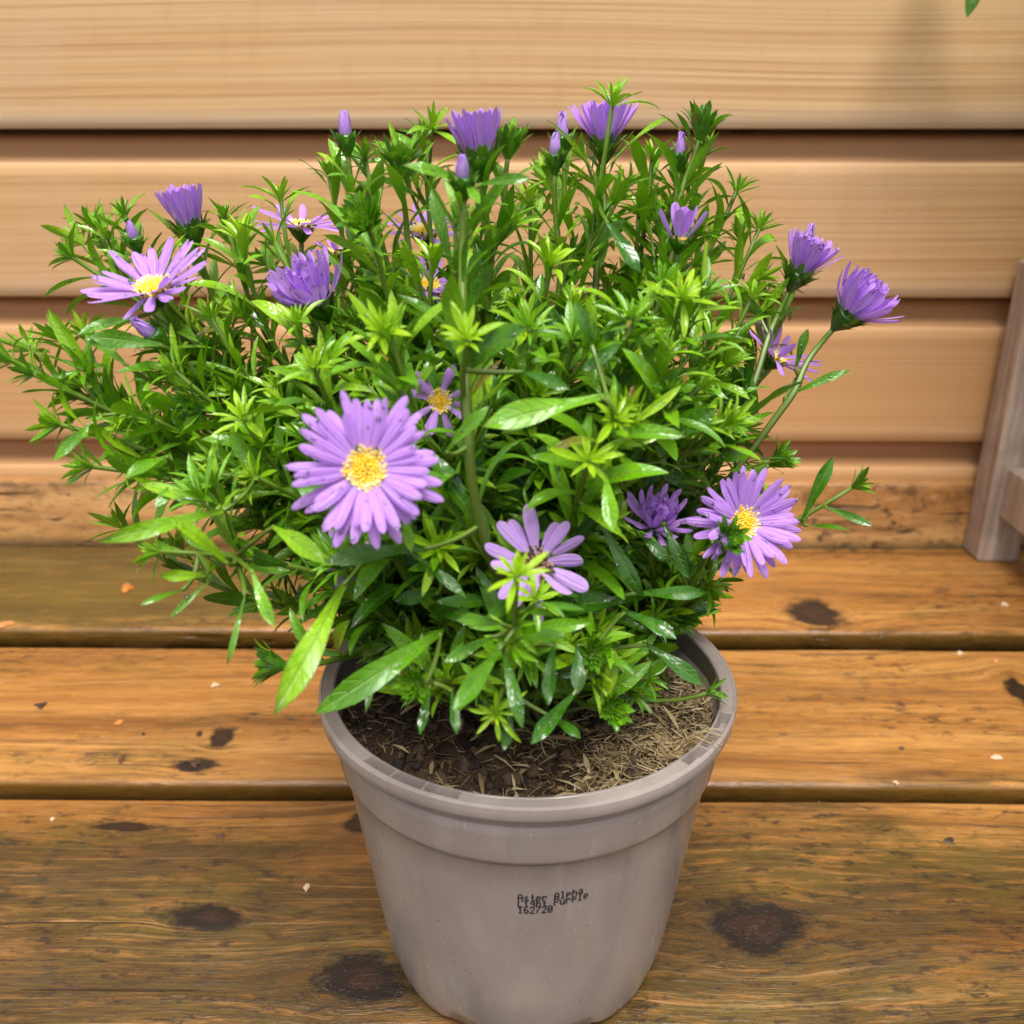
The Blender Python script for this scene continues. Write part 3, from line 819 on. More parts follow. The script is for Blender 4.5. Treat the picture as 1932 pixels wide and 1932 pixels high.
HERO = [
 (652, 1098, .285, 516, 1350, .238, 66, .35, .72, 1), (835, 1192, .285, 594, 1345, .252, 62, 1.15, .42, 1), (1145, 748, .295, 908, 806, .285, 62, .25, .62, 1), (868, 706, .305, 990, 618, .285, 66, .35, .34, 1),
 (430, 962, .300, 184, 1022, .270, 40, .45, .66, 1), (512, 992, .290, 613, 1064, .268, 46, .4, .70, 1), (808, 1036, .285, 612, 1062, .268, 46, .5, .30, 1), (945, 1222, .268, 856, 1340, .240, 44, .3, .42, 1),
 (948, 1222, .272, 986, 1375, .250, 32, .9, .30, 1), (1085, 1308, .285, 1002, 1404, .262, 38, .35, .30, 1), (1045, 1212, .285, 1034, 1330, .262, 34, .3, .22, 1), (1212, 1212, .310, 1326, 1292, .300, 36, .45, .26, 1),
 (1172, 1152, .310, 1276, 1206, .295, 36, .4, .26, 1), (1190, 1120, .315, 1336, 1118, .305, 32, .4, .34, 1), (930, 1202, .275, 836, 1250, .262, 30, .5, .36, 1), (950, 1178, .272, 856, 1166, .262, 30, .3, .40, 1),
 (975, 1205, .270, 1072, 1202, .262, 30, .4, .44, 1), (1142, 896, .292, 1158, 1002, .275, 38, .5, .62, 1), (762, 972, .290, 777, 1042, .272, 26, .3, .62, 1), (838, 858, .292, 925, 766, .290, 30, .6, .45, 1),
 (432, 1066, .290, 320, 978, .280, 38, .35, .74, 1), (398, 1086, .290, 300, 1086, .280, 28, .2, .72, 1), (474, 1074, .288, 518, 1182, .275, 32, .4, .62, 1), (464, 1114, .292, 428, 1256, .275, 15, .3, .46, 1),
 (402, 1092, .292, 320, 1166, .280, 15, .6, .46, 1), (352, 1112, .292, 264, 1142, .280, 14, .5, .5, 1), (1512, 985, .385, 1572, 862, .385, 30, .2, .30, 1), (1552, 955, .385, 1646, 992, .370, 20, .5, .36, 1), (1516, 992, .380, 1604, 1002, .365, 13, .4, .36, 1),
 (1478, 752, .405, 1606, 698, .400, 20, .5, .42, 1), (310, 652, .350, 170, 634, .340, 44, .3, .40, 1), (260, 598, .36, 146, 632, .345, 26, .5, .42, 1), (712, 1262, .30, 690, 1345, .285, 15, .4, .30, 1), (812, 1292, .278, 792, 1386, .262, 24, .6, .26, 1),
 (852, 1298, .278, 862, 1386, .262, 24, .5, .24, 1), (962, 1330, .275, 950, 1416, .258, 30, .3, .18, 1), (1040, 1352, .285, 1096, 1392, .272, 26, .3, .30, 1), (1143, 416, .385, 1206, 516, .370, 36, .4, .26, 1), (980, 700, .30, 1075, 735, .29, 30, .6, .32, 1),
 (1120, 660, .31, 1085, 570, .31, 34, .4, .34, 1), (1250, 980, .33, 1300, 1090, .32, 30, .5, .18, 1), (1120, 960, .315, 1215, 1130, .305, 36, .3, .16, 1), (1200, 1000, .33, 1265, 1060, .32, 28, .6, .22, 1), (880, 560, .345, 905, 470, .345, 32, .3, .46, 1),
 (855, 520, .345, 815, 350, .35, 34, .35, .42, 1), (890, 440, .345, 955, 340, .335, 32, .5, .44, 1), (880, 345, .335, 760, 312, .325, 30, .35, .55, 1), (880, 350, .335, 905, 385, .32, 24, .4, .55, 1), (900, 350, .335, 1000, 335, .33, 26, .6, .42, 1),
 (1090, 1210, .300, 1090, 1310, .285, 34, .4, .22, 1), (770, 1040, .30, 880, 1130, .285, 26, .3, .26, 1), (660, 980, .31, 560, 920, .31, 36, .4, .2, 1), (830, 1120, .31, 745, 1135, .30, 36, .4, .2, 1), (1060, 1040, .33, 1130, 980, .32, 34, .4, .18, 1),
 (940, 930, .335, 880, 860, .33, 34, .4, .2, 1), (980, 900, .335, 1050, 840, .33, 34, .4, .2, 1), (320, 860, .33, 235, 905, .31, 30, .5, .5, 1), (380, 890, .32, 290, 960, .30, 28, .5, .5, 1), (200, 780, .34, 100, 870, .325, 24, .6, .48, 1), (240, 690, .35, 160, 630, .35, 30, .3, .5, 1),
 (1180, 640, .325, 1100, 700, .31, 32, .4, .22, 1), (1430, 780, .40, 1395, 690, .40, 34, .3, .34, 1), (1500, 700, .41, 1525, 620, .41, 22, .3, .32, 1), (1330, 870, .35, 1420, 858, .34, 28, .4, .32, 1), (1250, 840, .335, 1350, 770, .33, 44, .3, .30, 1), (1320, 930, .36, 1240, 880, .35, 36, .4, .24, 1)]
for (u0, v0, Y0, u1, v1, Y1, wpx, bow, tone, _) in HERO[:30]:
    for q in (.25, .5, .75, .95):
        KEEP.append((u0 + (u1 - u0) * q, v0 + (v1 - v0) * q, wpx * .75, wpx * .75, Y0 + (Y1 - Y0) * q + .004))
def blocked(p, slack=0.0):
    u, v, d = proj(p)
    for ku, kv, ru, rv, Y in KEEP:
        if p.y < Y and abs(u - ku) < ru and ((u - ku) / ru) ** 2 + ((v - kv) / rv) ** 2 < 1: return True
    return False
def outside(p):
    u, v, d = proj(p)
    if v > 1310: return True
    if v > 1255 and not (690 < u < 1250): return True
    return not inpoly(u, v, SIL)

leaves = []            # every blade as (geo tuple)
stem_mb = []           # one builder for each main stem with its side twigs
stem_lines = []        # sampled centre lines, for attaching hero leaves
tips = []              # shoot tips: lists of blades
def add_leaf(*a, check=True, **k):
    g_ = leaf_geo(*a, **k)
    if check:
        vs = g_[0]; n = len(vs) // 5 - 1
        bad = 0
        for i in (n // 4, n // 2, 3 * n // 4, n):
            for q in (0, 2, 4):
                if blocked(vs[i * 5 + q]): return None
        if outside(vs[n * 5 + 2]) or outside(vs[(n // 2) * 5 + 2]): return None
    leaves.append(g_); return g_
def shoot_tip(pos, d, size, tone, n=11, check=True, lo=36):
    d = d.normalized(); x = perp(d); y = d.cross(x); out = []
    ph = random.uniform(0, 6.28)
    for i in range(n):
        f = i / n
        el = R(lo + (84 - lo) * f + random.uniform(-12, 12)); a = ph + i * 2.399
        L = size * (1.15 - .62 * f) * random.uniform(.65, 1.3)
        rad = x * math.cos(a) + y * math.sin(a)
        dd = rad * math.cos(el) + d * math.sin(el)
        up = d * math.cos(el) - rad * math.sin(el)
        g_ = leaf_geo(pos - d * size * .12 * (1 - f) + rad * size * .03, dd, up, L, L * random.uniform(.18, .26), random.uniform(-.1, 1.1) * (1 - f * .6), .5, .02,
                      rnd=random.random(), tone=min(1.05, tone + .22 * f + random.uniform(-.08, .08)), rnl=6)
        if check and (blocked(g_[0][-3]) or outside_soft(g_[0][-3])): continue
        out.append(g_)
    if out: tips.append(out)
def outside_soft(p):
    u, v, d = proj(p); return v > 1400
def grow(base, tip, tipdir, kind='auto', ltone=.35, r0=.0017, r1=.0009, leafy=1.0, sides=4, tipsize=.012, check=True, via=None, tiptone=.62, lmax=.048):
    """a main stem with spiral leaves, side shoots and (kind auto) a leafy tip"""
    tipdir = tipdir.normalized(); D = (tip - base).length
    if via is not None:
        tv = ((tip - base).normalized() + (tip - via).normalized() * .8).normalized(); l1, l2 = (via - base).length * .33, (tip - via).length * .33
        a = bez(base, base + Vector((0, 0, D * .16)), via - tv * l1, via, 9)
        b = bez(via, via + tv * l2, tip - tipdir * l2, tip, 9)
        pts = a + b[1:]
    else:
        hor = Vector((tip.x - base.x, tip.y - base.y, 0))
        pts = bez(base, base + Vector((0, 0, D * .30)) + hor * .22, tip - tipdir * D * .36, tip, 16)
    wob = random.uniform(0, 50)
    pts = [p + Vector((mnoise.noise(Vector((i * .17, wob, 0))), mnoise.noise(Vector((i * .17, wob, 9))), 0)) * .005 * math.sin(math.pi * i / (len(pts) - 1)) for i, p in enumerate(pts)]
    if check and kind == 'auto' and sum(blocked(p) for p in pts) > 1: return False
    n = len(pts)
    mb = MB()
    tube(mb, pts, [r0 + (r1 - r0) * i / (n - 1) for i in range(n)], 7, [.12 + .75 * i / (n - 1) for i in range(n)])
    stem_lines.append(pts)
    cum = [0]
    for i in range(1, n): cum.append(cum[-1] + (pts[i] - pts[i - 1]).length)
    Lt = cum[-1]
    def at(s):
        s = max(0, min(Lt - 1e-5, s)); i = 0
        while cum[i + 1] < s: i += 1
        f = (s - cum[i]) / (cum[i + 1] - cum[i])
        return pts[i].lerp(pts[i + 1], f), (pts[i + 1] - pts[i]).normalized()
    ph = random.uniform(0, 6.28); s = .018; i = 0
    end = Lt - .004
    while s < end:
        f = s / Lt
        p, t = at(s); x = perp(t); y = t.cross(x); a = ph + i * 2.399 + random.uniform(-.3, .3)
        rad = x * math.cos(a) + y * math.sin(a)
        al = R(random.uniform(30, 66)) * (1 - .36 * f)
        dd = t * math.cos(al) + rad * math.sin(al); up = (t * math.sin(al) - rad * math.cos(al))
        up = (up + Vector((0, 0, .25))).normalized()
        L = (lmax - (lmax - .024) * f ** .9) * random.uniform(.6, 1.25)
        W = L * random.uniform(.165, .265)
        if random.random() < leafy:
            add_leaf(p + rad * r1, dd, up, L, W, droop=random.uniform(.1, 1.5), fold=random.uniform(.12, .5), wave=random.uniform(.0, .07), twist=random.uniform(-.7, .7),
                     tone=min(1, max(.03, random.gauss(ltone - .34 + .60 * f, .11))), check=check)  # lower leaves darker: older growth, plus the bush's inner shade put into the colour
        s += (.0078 - .0047 * f) * random.uniform(.8, 1.25); i += 1
    for q in range(sides):
        f = random.uniform(.42, .93); p, t = at(f * Lt)
        x = perp(t); y = t.cross(x); a = random.uniform(0, 6.28); rad = x * math.cos(a) + y * math.sin(a)
        al = R(random.uniform(28, 55)); dd = (t * math.cos(al) + rad * math.sin(al) + Vector((0, 0, .2))).normalized()
        L = random.uniform(.014, .040) * (1.15 - .5 * f)
        e = p + dd * L + Vector((0, 0, L * .15))
        if check and (blocked(e) or outside(e) or blocked(p.lerp(e, .5))): continue
        tw = bez(p, p + dd * L * .4, e - dd * L * .25, e, 5)
        tube(mb, tw, [.0009, .00085, .0008, .0007, .0006, .0005], 5, .8)
        m = max(3, int(L / .0042)); ph2 = random.uniform(0, 6.28)
        for z in range(m):
            ff = (z + .6) / m; pp = tw[min(5, int(ff * 5))]; a2 = ph2 + z * 2.399
            x2 = perp(dd); y2 = dd.cross(x2); rd = x2 * math.cos(a2) + y2 * math.sin(a2); al2 = R(random.uniform(26, 52))
            d2 = dd * math.cos(al2) + rd * math.sin(al2); up2 = (dd * math.sin(al2) - rd * math.cos(al2) + Vector((0, 0, .3))).normalized()
            Ls = random.uniform(.013, .028)
            add_leaf(pp, d2, up2, Ls, Ls * random.uniform(.19, .28), droop=random.uniform(.0, .8), fold=random.uniform(.2, .5), wave=.03, twist=random.uniform(-.5, .5),
                     tone=min(1, max(.1, random.gauss(ltone + .15 + .2 * ff, .1))), check=check, rnl=7)
        shoot_tip(e, dd, random.uniform(.009, .0145), min(.9, random.gauss(tiptone, .14)), n=random.randint(12, 16), check=check)
    if kind == 'auto':
        shoot_tip(tip, tipdir, tipsize, tiptone, n=random.randint(10, 14), check=check)
    stem_mb.append(mb)
    return True
def root():
    a = random.uniform(0, 6.283); r = random.uniform(.002, .024)
    return Vector((PC.x + r * math.cos(a), PC.y + r * math.sin(a), SZ - .004))

# ------------------------------------------------------------------ flower builders
petal_cache = {}
def petal_mesh(L, W, bend, notch, tone, seed):
    key = (round(L, 4), round(W, 5), round(bend, 2), notch, tone, seed)
    if key in petal_cache: return petal_cache[key]
    rr = random.Random(seed * 13 + 5); n = 8; vs = []; luv = []; d = Vector((1, 0, 0)); nor = Vector((0, 0, 1)); p = Vector((0, 0, 0)); rv = rr.random()
    skew = rr.uniform(-.10, .10)
    TS = (0, .14, .32, .52, .70, .83, .92, .975, 1.0)
    for i in range(n + 1):
        t = TS[i]
        w = W / 2 * (.42 + .58 * min(1, t * 1.9)) * max(.0, 1 - max(0, (t - .66) / .34) ** 2.6) ** .5 if t < 1 else W * .06
        for s in (-1, -.5, 0, .5, 1):
            z = -abs(s) ** 2 * w * .22 + (.10 * w if abs(s) == .5 else 0)
            ex = (-.04 * L * (abs(s) < .3) if (notch and i == n) else 0)
            vs.append(p + Vector((0, w * s + skew * L * t * t, 0)) + nor * z + d * ex); luv.append((s, t, rv))
        if i == n: break
        dt = TS[i + 1] - t; a = bend * dt
        d, nor = (d * math.cos(a) - nor * math.sin(a)).normalized(), (nor * math.cos(a) + d * math.sin(a)).normalized()
        p = p + d * (L * dt)
    fs = [(i * 5 + j, (i + 1) * 5 + j, (i + 1) * 5 + j + 1, i * 5 + j + 1) for i in range(n) for j in range(4)]
    mb = MB(); mb.add(vs, fs, luv, tone)
    petal_cache[key] = (mb, mb.mesh('petal', M['petal'])); return petal_cache[key]
def frame(axis, roll=0.):
    z = Vector(axis).normalized(); x = perp(z); y = z.cross(x)
    m = Matrix((x, y, z)).transposed()
    return m @ Matrix.Rotation(roll, 3, 'Z')
def blob(mb, c, d, r, h, tone, n=6):
    x = perp(d); y = d.cross(x); vs = []; luv = []
    for zf, rf in ((0, .8), (.5, 1.0), (.85, .75), (1, .2)):
        for k in range(n):
            a = 6.283 * k / n; vs.append(c + d * h * zf + (x * math.cos(a) + y * math.sin(a)) * r * rf)
    fs = [(i * n + k, i * n + (k + 1) % n, (i + 1) * n + (k + 1) % n, (i + 1) * n + k) for i in range(3) for k in range(n)] + [tuple(3 * n + k for k in range(n))]
    mb.add(vs, fs, None, tone)
def disc_geo(mb, c, F, r, old, rr):
    """dome packed with tiny florets, a ring of taller pale ones outside"""
    z = F.col[2]; N = 110 if r > .0045 else 80
    for i in range(N):
        q = math.sqrt((i + .5) / N); a = i * 2.39996; rad = r * q
        hgt = r * .30 * (1 - q * q) + (r * .12 if q > .8 else 0)
        dr = (z + (F.col[0] * math.cos(a) + F.col[1] * math.sin(a)) * .55 * q).normalized()
        pos = c + F.col[0] * math.cos(a) * rad + F.col[1] * math.sin(a) * rad + z * hgt
        outer = q > .72
        h = r * (.40 if outer else .20) * rr.uniform(.6, 1.3); fr = r * rr.uniform(.10, .135)
        tone = (rr.uniform(.75, 1.0) if outer and rr.random() < .7 else rr.uniform(.25, .8))
        if old: tone = rr.uniform(0, .55) if rr.random() < .6 else rr.uniform(.5, 1)
        if old: dr = (dr + Vector((rr.gauss(0, .3), rr.gauss(0, .3), rr.gauss(0, .3)))).normalized()
        blob(mb, pos - z * r * .25, dr, fr, h + r * .25, tone, 5)
def calyx_geo(mb, c, F, r, h, flare=1.0, n=26, tone=.3, rr=random, cap=True):
    """cup of overlapping narrow bracts under the head"""
    z = F.col[2]; vs = []; luv = []; N = 12; prof = [(-h, .20), (-h * .8, .42), (-h * .45, .80), (-h * .12, 1.0), (0, .98), (.0004, .5), (.0005, .05)]
    if not cap: prof = prof[:4]
    for zz, q in prof:
        for k in range(N):
            a = 6.283 * k / N; vs.append(c + z * zz + (F.col[0] * math.cos(a) + F.col[1] * math.sin(a)) * r * q); luv.append((.4, .5, .2))
    mb.add(vs, [(i * N + k, i * N + (k + 1) % N, (i + 1) * N + (k + 1) % N, (i + 1) * N + k) for i in range(len(prof) - 1) for k in range(N)], luv, tone - .05)
    for i in range(n):
        f = i / n; a = i * 2.399; rad = F.col[0] * math.cos(a) + F.col[1] * math.sin(a)
        pos = c - z * h * (.78 - .62 * f) + rad * r * (.45 + .52 * f)
        el = R(rr.uniform(48, 80)) if flare < 1.5 else R(rr.uniform(5, 60))
        dd = rad * math.cos(el) + z * math.sin(el)
        up = z * math.cos(el) - rad * math.sin(el)
        L = h * rr.uniform(.55, .85) * flare
        mb.add(*leaf_geo(pos, dd, up, L, L * .42, rr.uniform(-.3, .8), .3, 0, rnd=rr.random(), tone=max(.02, tone + rr.uniform(-.2, .22)), rnl=4))

drops = MB()
def droplet(c, nrm, r):
    x = perp(nrm); y = nrm.cross(x); n = 7; vs = []
    for el in (-12, 15, 42, 68):
        for k in range(n):
            a = 6.283 * k / n; q = math.cos(R(el)); vs.append(c + (x * math.cos(a) + y * math.sin(a)) * r * q + nrm * r * .62 * math.sin(R(el)))
    vs.append(c + nrm * r * .62); m = len(vs) - 1
    fs = [(i * n + k, i * n + (k + 1) % n, (i + 1) * n + (k + 1) % n, (i + 1) * n + k) for i in range(3) for k in range(n)]
    fs += [(3 * n + k, 3 * n + (k + 1) % n, m) for k in range(n)] + [tuple(reversed(range(n)))]
    drops.add(vs, fs)

petal_total = 0
for fi, (kind, u, v, Y, axis, rad, o_) in enumerate(FL):
    rr = random.Random(100 + fi)
    c = P(u, v, Y); F = frame(axis, rr.uniform(0, 6.28)); z = F.col[2]; dr = o_['disc']; n = o_['n']
    head = empty('flower' if kind != 'tuft' else 'half_open_flower', c); head.parent = plant; head.matrix_parent_inverse = Matrix.Translation(plant.location).inverted()
    if kind == 'old': head['label'] = 'faded flower with a brown withered centre'
    mb = MB(); 
    cr = dr * (1.02 if kind != 'tuft' else 1.1); ch = dr * (1.25 if kind != 'tuft' else 1.7)
    calyx_geo(mb, c - z * .0002, F, cr, ch, 1.12, 44, .28, rr)
    put2 = lambda ob: (setattr(ob, 'parent', head), setattr(ob, 'matrix_parent_inverse', Matrix.Translation(c).inverted()))
    put2(mb.build('calyx', M['leaf']))
    tuft = kind == 'tuft'
    if not tuft or n < 10:
        mb = MB(); disc_geo(mb, c, F, dr if not tuft else dr * .6, kind == 'old', rr)
        put2(mb.build('disc', M['brown' if kind == 'old' else 'disc']))
    single = petal_total + n <= 300 and fi <= 12
    joined = MB()
    e0, e1 = o_['elev']
    for i in range(n):
        if tuft:
            f = (i + .5) / n; a = i * 2.39996
            el = R(e0 + (e1 - e0) * f ** .8 + rr.uniform(-5, 5)); L = rad * (1.0 - .28 * f) * rr.uniform(.93, 1.04); r0 = dr * (.88 - .75 * f)
            bend = rr.uniform(-.12, .12) if e0 > 40 else rr.uniform(-1.1, -.2)
        else:
            lay = i % 2; a = 6.283 * (i + rr.uniform(-.45, .45)) / n
            el = R(e0 + (e1 - e0) * (.75 * lay + rr.uniform(0, .3))); L = (rad - dr * .7) * rr.uniform(.80, 1.12) * (1 - .10 * lay); r0 = dr * .72
            bend = rr.uniform(-.15, .45)
        if kind == 'old': bend = rr.uniform(-.5, .6); L *= rr.uniform(.8, 1.05)
        W = rad * (.145 if not tuft else (.185 if n > 10 else .26)) * rr.uniform(.85, 1.15)
        if n < 20: W *= 1.25 if kind != "old" else 1.6
        tone = .0 if kind != 'old' else .30
        L = round(L * 2500) / 2500; W = round(W * 5000) / 5000; bend = round(bend * 3.3) / 3.3
        pm, me = petal_mesh(L, W, bend, rr.random() < .35, tone, rr.randint(0, 5))
        rd = F.col[0] * math.cos(a) + F.col[1] * math.sin(a); tg = z.cross(rd)
        xa = rd * math.cos(el) + z * math.sin(el); za = z * math.cos(el) - rd * math.sin(el)
        roll = rr.uniform(-.35, .35) + (rr.uniform(-.5, .5) if kind == 'old' else 0)
        ya = tg * math.cos(roll) + za * math.sin(roll); za2 = xa.cross(ya)
        pos = c + rd * r0 + z * (.0004 + .0005 * (i % 2) + (.0012 * i / n if tuft else 0))
        mt = Matrix((xa, ya, za2)).transposed().to_4x4(); mt.translation = pos
        if single:
            ob = link('petal', me); ob.parent = head; ob.matrix_parent_inverse = Matrix.Translation(c).inverted(); ob.matrix_basis = mt
        else:
            joined.add([mt @ q for q in pm.v], pm.f, pm.a, pm.t)
        if kind != 'old' and fi in (0, 1, 3, 4, 11, 10, 5, 12):
            for _ in range(rr.choice((0, 0, 1, 2, 3)) + (2 if fi == 0 and i % 6 == 0 else 0)):
                k_ = rr.randint(2, 7); s_ = rr.choice((1, 2, 3)); q = mt @ pm.v[k_ * 5 + s_]
                droplet(q.lerp(mt @ pm.v[(k_ + 1) * 5 + s_], rr.random()), za2 * (1 if (za2.y < .3) else -1), rr.uniform(.00025, .00065) * (1.6 if rr.random() < .12 else 1))
    if single: petal_total += n
    elif n:
        put2(tag(joined.build('petals', M['petal']), kind='stuff'))
    sx = o_['stem']
    tip = c - z * ch * .95
    grow(root(), tip, z, kind='head', via=P(*sx), sides=(3 if fi not in (0, 1, 2) else 1), r0=.0019, r1=.0012, ltone=.30, leafy=.9)

for bi, (u, v, Y, axis, size, show, sx) in enumerate(BUDS):
    rr = random.Random(300 + bi); c = P(u, v, Y); F = frame(axis, rr.uniform(0, 6)); z = F.col[2]
    mb = MB(); calyx_geo(mb, c, F, size * (.82 if show else 1.0), size * 1.6, 1.0 if show else 1.35, 34 if not show else 24, .34 if show else .42, rr, cap=bool(show))
    if not show:                                   # a tight green button of bract tips
        for i in range(40):
            f = i / 40; a = i * 2.399; rd = F.col[0] * math.cos(a) + F.col[1] * math.sin(a)
            el = R(42 + 46 * f); mb.add(*leaf_geo(c - z * size * .2 + rd * size * .78 * (1 - f), rd * math.cos(el) + z * math.sin(el), z * math.cos(el) - rd * math.sin(el), size * rr.uniform(.6, 1.0), size * .36, rr.uniform(-.7, .1), .35, 0, rnd=rr.random(), tone=.42 + .35 * f, rnl=4))
    head = mb.build('flower_bud', M['leaf']); put(head, plant)
    if show:
        pb = MB(); n = 16
        for i in range(n):
            a = 6.283 * i / n + rr.uniform(-.1, .1); rd = F.col[0] * math.cos(a) + F.col[1] * math.sin(a); el = R(rr.uniform(66, 76))
            pm, _ = petal_mesh(round(size * (1.3 + show), 4), round(size * .42, 5), round(rr.uniform(.8, 1.1), 1), False, .45 if i % 3 else .05, rr.randint(0, 3))
            tg = z.cross(rd); xa = rd * math.cos(el) + z * math.sin(el); za = -(z * math.cos(el) - rd * math.sin(el))
            mt = Matrix((xa, -tg, za)).transposed().to_4x4(); mt.translation = c + rd * size * .36 - z * size * .3
            # petals bow outward first and close over the top
            pb.add([mt @ q for q in pm.v], pm.f, pm.a, pm.t)
        ob = pb.build('petals', M['petal']); ob.parent = head
    grow(root(), c - z * size * 1.5, z, kind='head', via=P(*sx), sides=2 if v < 900 else 1, r0=.0016 if bi != 1 else .0022, r1=.0010 if bi != 1 else .0015, ltone=.40, leafy=.97)

# ------------------------------------------------------------------ shoots read from the photograph: (u, v, Y, direction, tone, size)
TIPS = [(20, 680, .36, (-.85, -.1, .5), .5, .013), (112, 640, .37, (-.5, 0, .85), .5, .013), (60, 705, .35, (-.8, -.2, .5), .45, .012), (175, 430, .41, (-.45, 0, .9), .5, .013), (235, 405, .41, (-.2, 0, 1), .5, .012), (135, 485, .39, (-.8, 0, .55), .45, .012),
        (110, 800, .34, (-.85, -.2, .3), .6, .013), (170, 880, .33, (-.8, -.3, .2), .5, .013), (300, 1040, .30, (-.9, -.2, .15), .6, .012), (425, 410, .42, (-.1, 0, 1), .5, .011), (530, 375, .41, (0, 0, 1), .8, .013), (455, 450, .40, (0, -.1, 1), .9, .014),
        (800, 260, .43, (0, 0, 1), .45, .012), (720, 625, .315, (-.1, -.6, .7), .85, .012), (880, 640, .29, (.1, -.6, .75), .85, .012), (815, 490, .37, (.1, -.2, .95), .85, .013), (1040, 500, .36, (.2, -.3, .9), .85, .014), (1288, 560, .34, (.1, -.5, .8), .85, .012),
        (1160, 790, .30, (.2, -.7, .6), .8, .011), (1110, 868, .29, (0, -.75, .6), .85, .012), (460, 790, .33, (-.2, -.4, .85), .8, .013), (255, 775, .34, (-.6, -.4, .5), .7, .013), (1390, 360, .43, (.35, 0, .9), .55, .013), (1432, 432, .43, (.3, 0, .95), .55, .012),
        (1205, 400, .42, (0, 0, 1), .6, .012), (1000, 380, .42, (0, 0, 1), .75, .012), (1155, 195, .395, (.1, -.1, 1), .65, .015), (1330, 290, .43, (.2, 0, 1), .5, .012), (1610, 918, .40, (.75, -.1, .6), .5, .012), (975, 1085, .255, (0, -.5, .85), .95, .012),
        (1010, 1130, .285, (.2, -.6, .7), .75, .010), (935, 1345, .262, (0, -.85, .2), .8, .010), (690, 300, .41, (-.1, 0, 1), .45, .012), (620, 330, .42, (-.1, 0, 1), .5, .012), (1230, 300, .43, (0, 0, 1), .6, .012), (860, 420, .36, (0, -.1, 1), .5, .012),
        (1420, 560, .39, (.3, -.2, .9), .7, .012), (1340, 640, .36, (.2, -.3, .9), .7, .012), (560, 610, .36, (-.1, -.3, .9), .75, .012), (400, 600, .37, (-.3, -.2, .9), .7, .013), (330, 700, .35, (-.5, -.3, .7), .6, .013), (480, 900, .32, (-.5, -.5, .5), .7, .012),
        (1190, 600, .33, (.1, -.4, .9), .55, .012), (1000, 620, .33, (0, -.4, .9), .5, .012), (1330, 800, .34, (.3, -.4, .8), .7, .012), (590, 690, .32, (-.1, -.5, .8), .7, .012), (1080, 640, .335, (.1, -.4, .9), .5, .011)]
for (u, v, Y, d, tone, size) in TIPS:
    grow(root(), P(u, v, Y), Vector(d), check=True, kind='tip', tipsize=size, ltone=.38 + .14 * (tone - .5), sides=4, leafy=.95)
    shoot_tip(P(u, v, Y), Vector(d), size * .95, tone, n=18, check=False, lo=(14 if d[1] < -.35 else 34))
# filler shoots through the bush volume
made = 0; tries = 0
while made < 58 and tries < 900:
    tries += 1
    a = random.uniform(0, 6.283); q = random.random() ** .45; el = math.asin(random.uniform(-.05, .98))
    p = Vector((PC.x - .02 + .19 * q * math.cos(a) * math.cos(el), PC.y + .005 + .135 * q * math.sin(a) * math.cos(el), .175 + .195 * q * math.sin(el)))
    if outside(p) or blocked(p): continue
    d = Vector(((p.x - PC.x) * 3.2, (p.y - PC.y) * 3.0, .75))
    if grow(root(), p, d, tipsize=random.uniform(.010, .014), tiptone=random.gauss(.68, .13), ltone=random.gauss(.33, .06), sides=4): made += 1
# leafy skirt close to the pot
for _ in range(26):
    a = random.uniform(0, 6.283); L = random.uniform(.03, .075)
    b = root(); e = b + Vector((math.cos(a) * L * 1.1, math.sin(a) * L * .9, random.uniform(.03, .075)))
    grow(b, e, Vector((math.cos(a), math.sin(a), .6)), tipsize=.010, tiptone=.45, ltone=.22, sides=2, lmax=.045, r0=.0013)

# ------------------------------------------------------------------ the large leaves one can pick out: base px, tip px, Y at both, width px, bow, tone
stalks = []
for (u0, v0, Y0, u1, v1, Y1, wpx, bow, tone, _) in HERO:
    a, b = P(u0, v0, Y0), P(u1, v1, Y1)
    dep = proj(a.lerp(b, .5))[2]; W = wpx / FPX * dep * 1.32
    ch = b - a; camd = (Vector((0, 0, CAM_H)) - a.lerp(b, .5)).normalized()
    up = (camd * 1.15 + Vector((0, 0, .40))); up = (up - ch.normalized() * up.dot(ch.normalized())).normalized()
    # start raised so that the bowed blade ends at the wanted tip
    bow += .22
    d = ch.normalized() * math.cos(bow * .52) + up * math.sin(bow * .52)
    L = ch.length * (1 + bow * bow * .045)
    g_ = leaf_geo(a, d, up, L, W, droop=bow, fold=.22, wave=random.uniform(.03, .09), twist=random.uniform(-.55, .55), tone=tone, rnd=random.random() * .9, rnl=14, spoon=1)
    err = b - g_[0][-3]; n = 14
    g2 = [q + err * ((i // 5) / n) for i, q in enumerate(g_[0])]
    leaves.append((g2, g_[1], g_[2], g_[3]))
    # leaf stalk back to the closest stem
    best = min((q for L_ in stem_lines for q in L_[3:]), key=lambda q: (q - a).length + (0.02 if q.z > a.z + .01 else 0))
    mid = a.lerp(best, .5) - Vector((0, 0, .002)) - ch.normalized() * .002
    twigs = MB(); tube(twigs, bez(best, best.lerp(mid, .7), mid.lerp(a, .5), a + d * .002, 6), [.0011, .001, .001, .0009, .0009, .0008, .0007], 5, .7)
    stalks.append(twigs)

